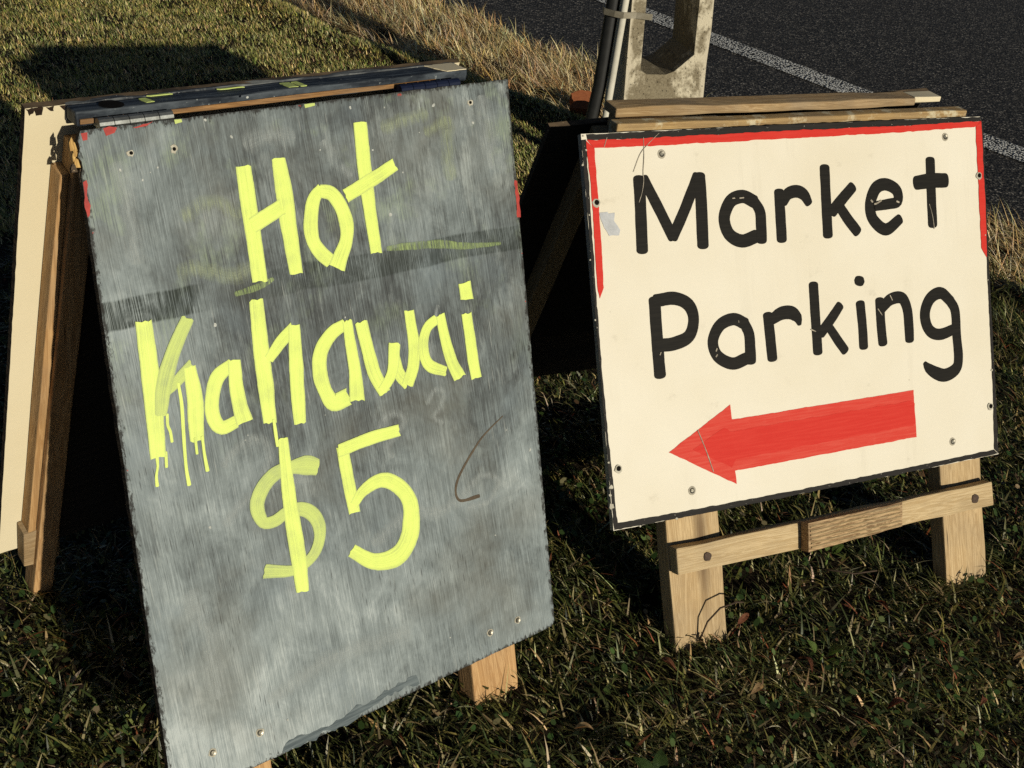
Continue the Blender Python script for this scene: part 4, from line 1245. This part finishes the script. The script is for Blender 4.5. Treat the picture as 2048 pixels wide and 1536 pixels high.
leafspots = [(.435, 1.60, 1), (.53, 1.535, 1), (.46, 1.46, 0), (.66, 1.44, 1), (.83, 1.50, 1), (.94, 1.62, 0), (.72, 1.30, 0), (1.02, 1.48, 1), (-.46, 1.25, 1), (-.42, 1.19, 1), (-.50, 1.13, 0), (.22, 1.62, 0), (.30, 1.50, 1), (.24, 1.80, 0), (.70, 1.72, 1), (.84, 1.26, 1), (.60, 1.24, 0), (.38, 1.14, 1), (.16, 1.33, 0), (1.05, 2.35, 1), (-.55, 1.33, 0)]
LM = [[leaf_mesh('leaf_blade', .034, .011, .5, .18, M_lbrown), leaf_mesh('leaf_blade', .042, .013, .7, .25, M_lbrown)], [leaf_mesh('leaf_blade', .032, .012, .5, .2, M_ltan)]]
for i, (x, y, red) in enumerate(leafspots):
    o = bpy.data.objects.new('fallen_leaf', LM[0][i % 2] if red else LM[1][0]); col.objects.link(o)
    o.location = (x, y, float(ground_z(x, y)) + .034)
    o.rotation_euler = (random.uniform(-.5, .5), random.uniform(-.35, .35), random.uniform(0, 6.28))
    tag(o, 'small curled reddish brown leaf fallen on the dark lawn' if red else 'small curled pale tan leaf fallen on the dark lawn', 'leaf', 'reddish leaves on the lawn' if red else 'tan leaves on the lawn')

def twig(x, y, az, pts, r, label):
    e = tube('twig', [(0 + p[0], p[1], p[2]) for p in pts], r, mat_plain('twig_bark', (.035, .022, .013), (.07, .045, .026), 90, .8), None, 6)
    e.location = (x, y, float(ground_z(x, y)) + .02); e.rotation_euler = (0, 0, az)
    return tag(e, label, 'twig')
twig(.392, 1.60, R(20), [(-.03, -.02, -.01), (-.02, -.015, .03), (0, -.012, .055), (.03, -.010, .062), (.045, -.008, .058)], .0016, 'thin dark bent twig leaning on the leg of the parking board')
twig(.66, 1.815, R(-10), [(-.05, 0, .0), (-.02, -.012, .012), (.02, -.012, .016), (.06, .008, .02)], .0016, 'thin curved twig lying under the crossbar')

def shard(x, y, sx, sy, sz, az, label):
    bm = bmesh.new()
    P = [(-sx, -sy), (sx * .8, -sy * 1.1), (sx, sy * .5), (sx * .2, sy), (-sx * .9, sy * .7)]
    hi, lo = add_prism(bm, rough_poly(P, .012, .004, x), 0, sz)
    bmesh.ops.triangulate(bm, faces=[f for f in bm.faces if len(f.verts) > 4])
    o = from_bm('brick_fragment', bm, M_brick)
    o.location = (x, y, float(ground_z(x, y)) + .02); o.rotation_euler = (R(28), R(-8), az)
    return tag(o, label, 'brick')
shard(.130, 4.80, .045, .032, .05, .4, 'larger broken terracotta piece lying in the dry grass')
shard(.135, 4.42, .040, .022, .035, -.3, 'smaller broken terracotta piece half in shadow at the lawn edge')

# ================================================================== TIDY THE TREE: thing > part > sub-part
def root_of(o):
    while o.parent: o = o.parent
    return o
for o in list(scene.objects):              # timbers are parts of the whole sign, not of its boards
    if o.name.split('.')[0] in ('front_leg', 'rear_leg', 'leg_batten', 'rear_crossbar', 'crossbar', 'shade_sheet') and o.parent and o.parent.parent:
        b = o.parent
        m_ = b.matrix_basis @ o.matrix_basis
        o.parent = root_of(o)
        o.matrix_basis = m_
moved = True
while moved:
    moved = False
    for o in list(scene.objects):
        p = o.parent
        if p and p.parent and p.parent.parent:
            m_ = p.matrix_basis @ o.matrix_basis
            o.parent = p.parent
            o.matrix_basis = m_
            moved = True
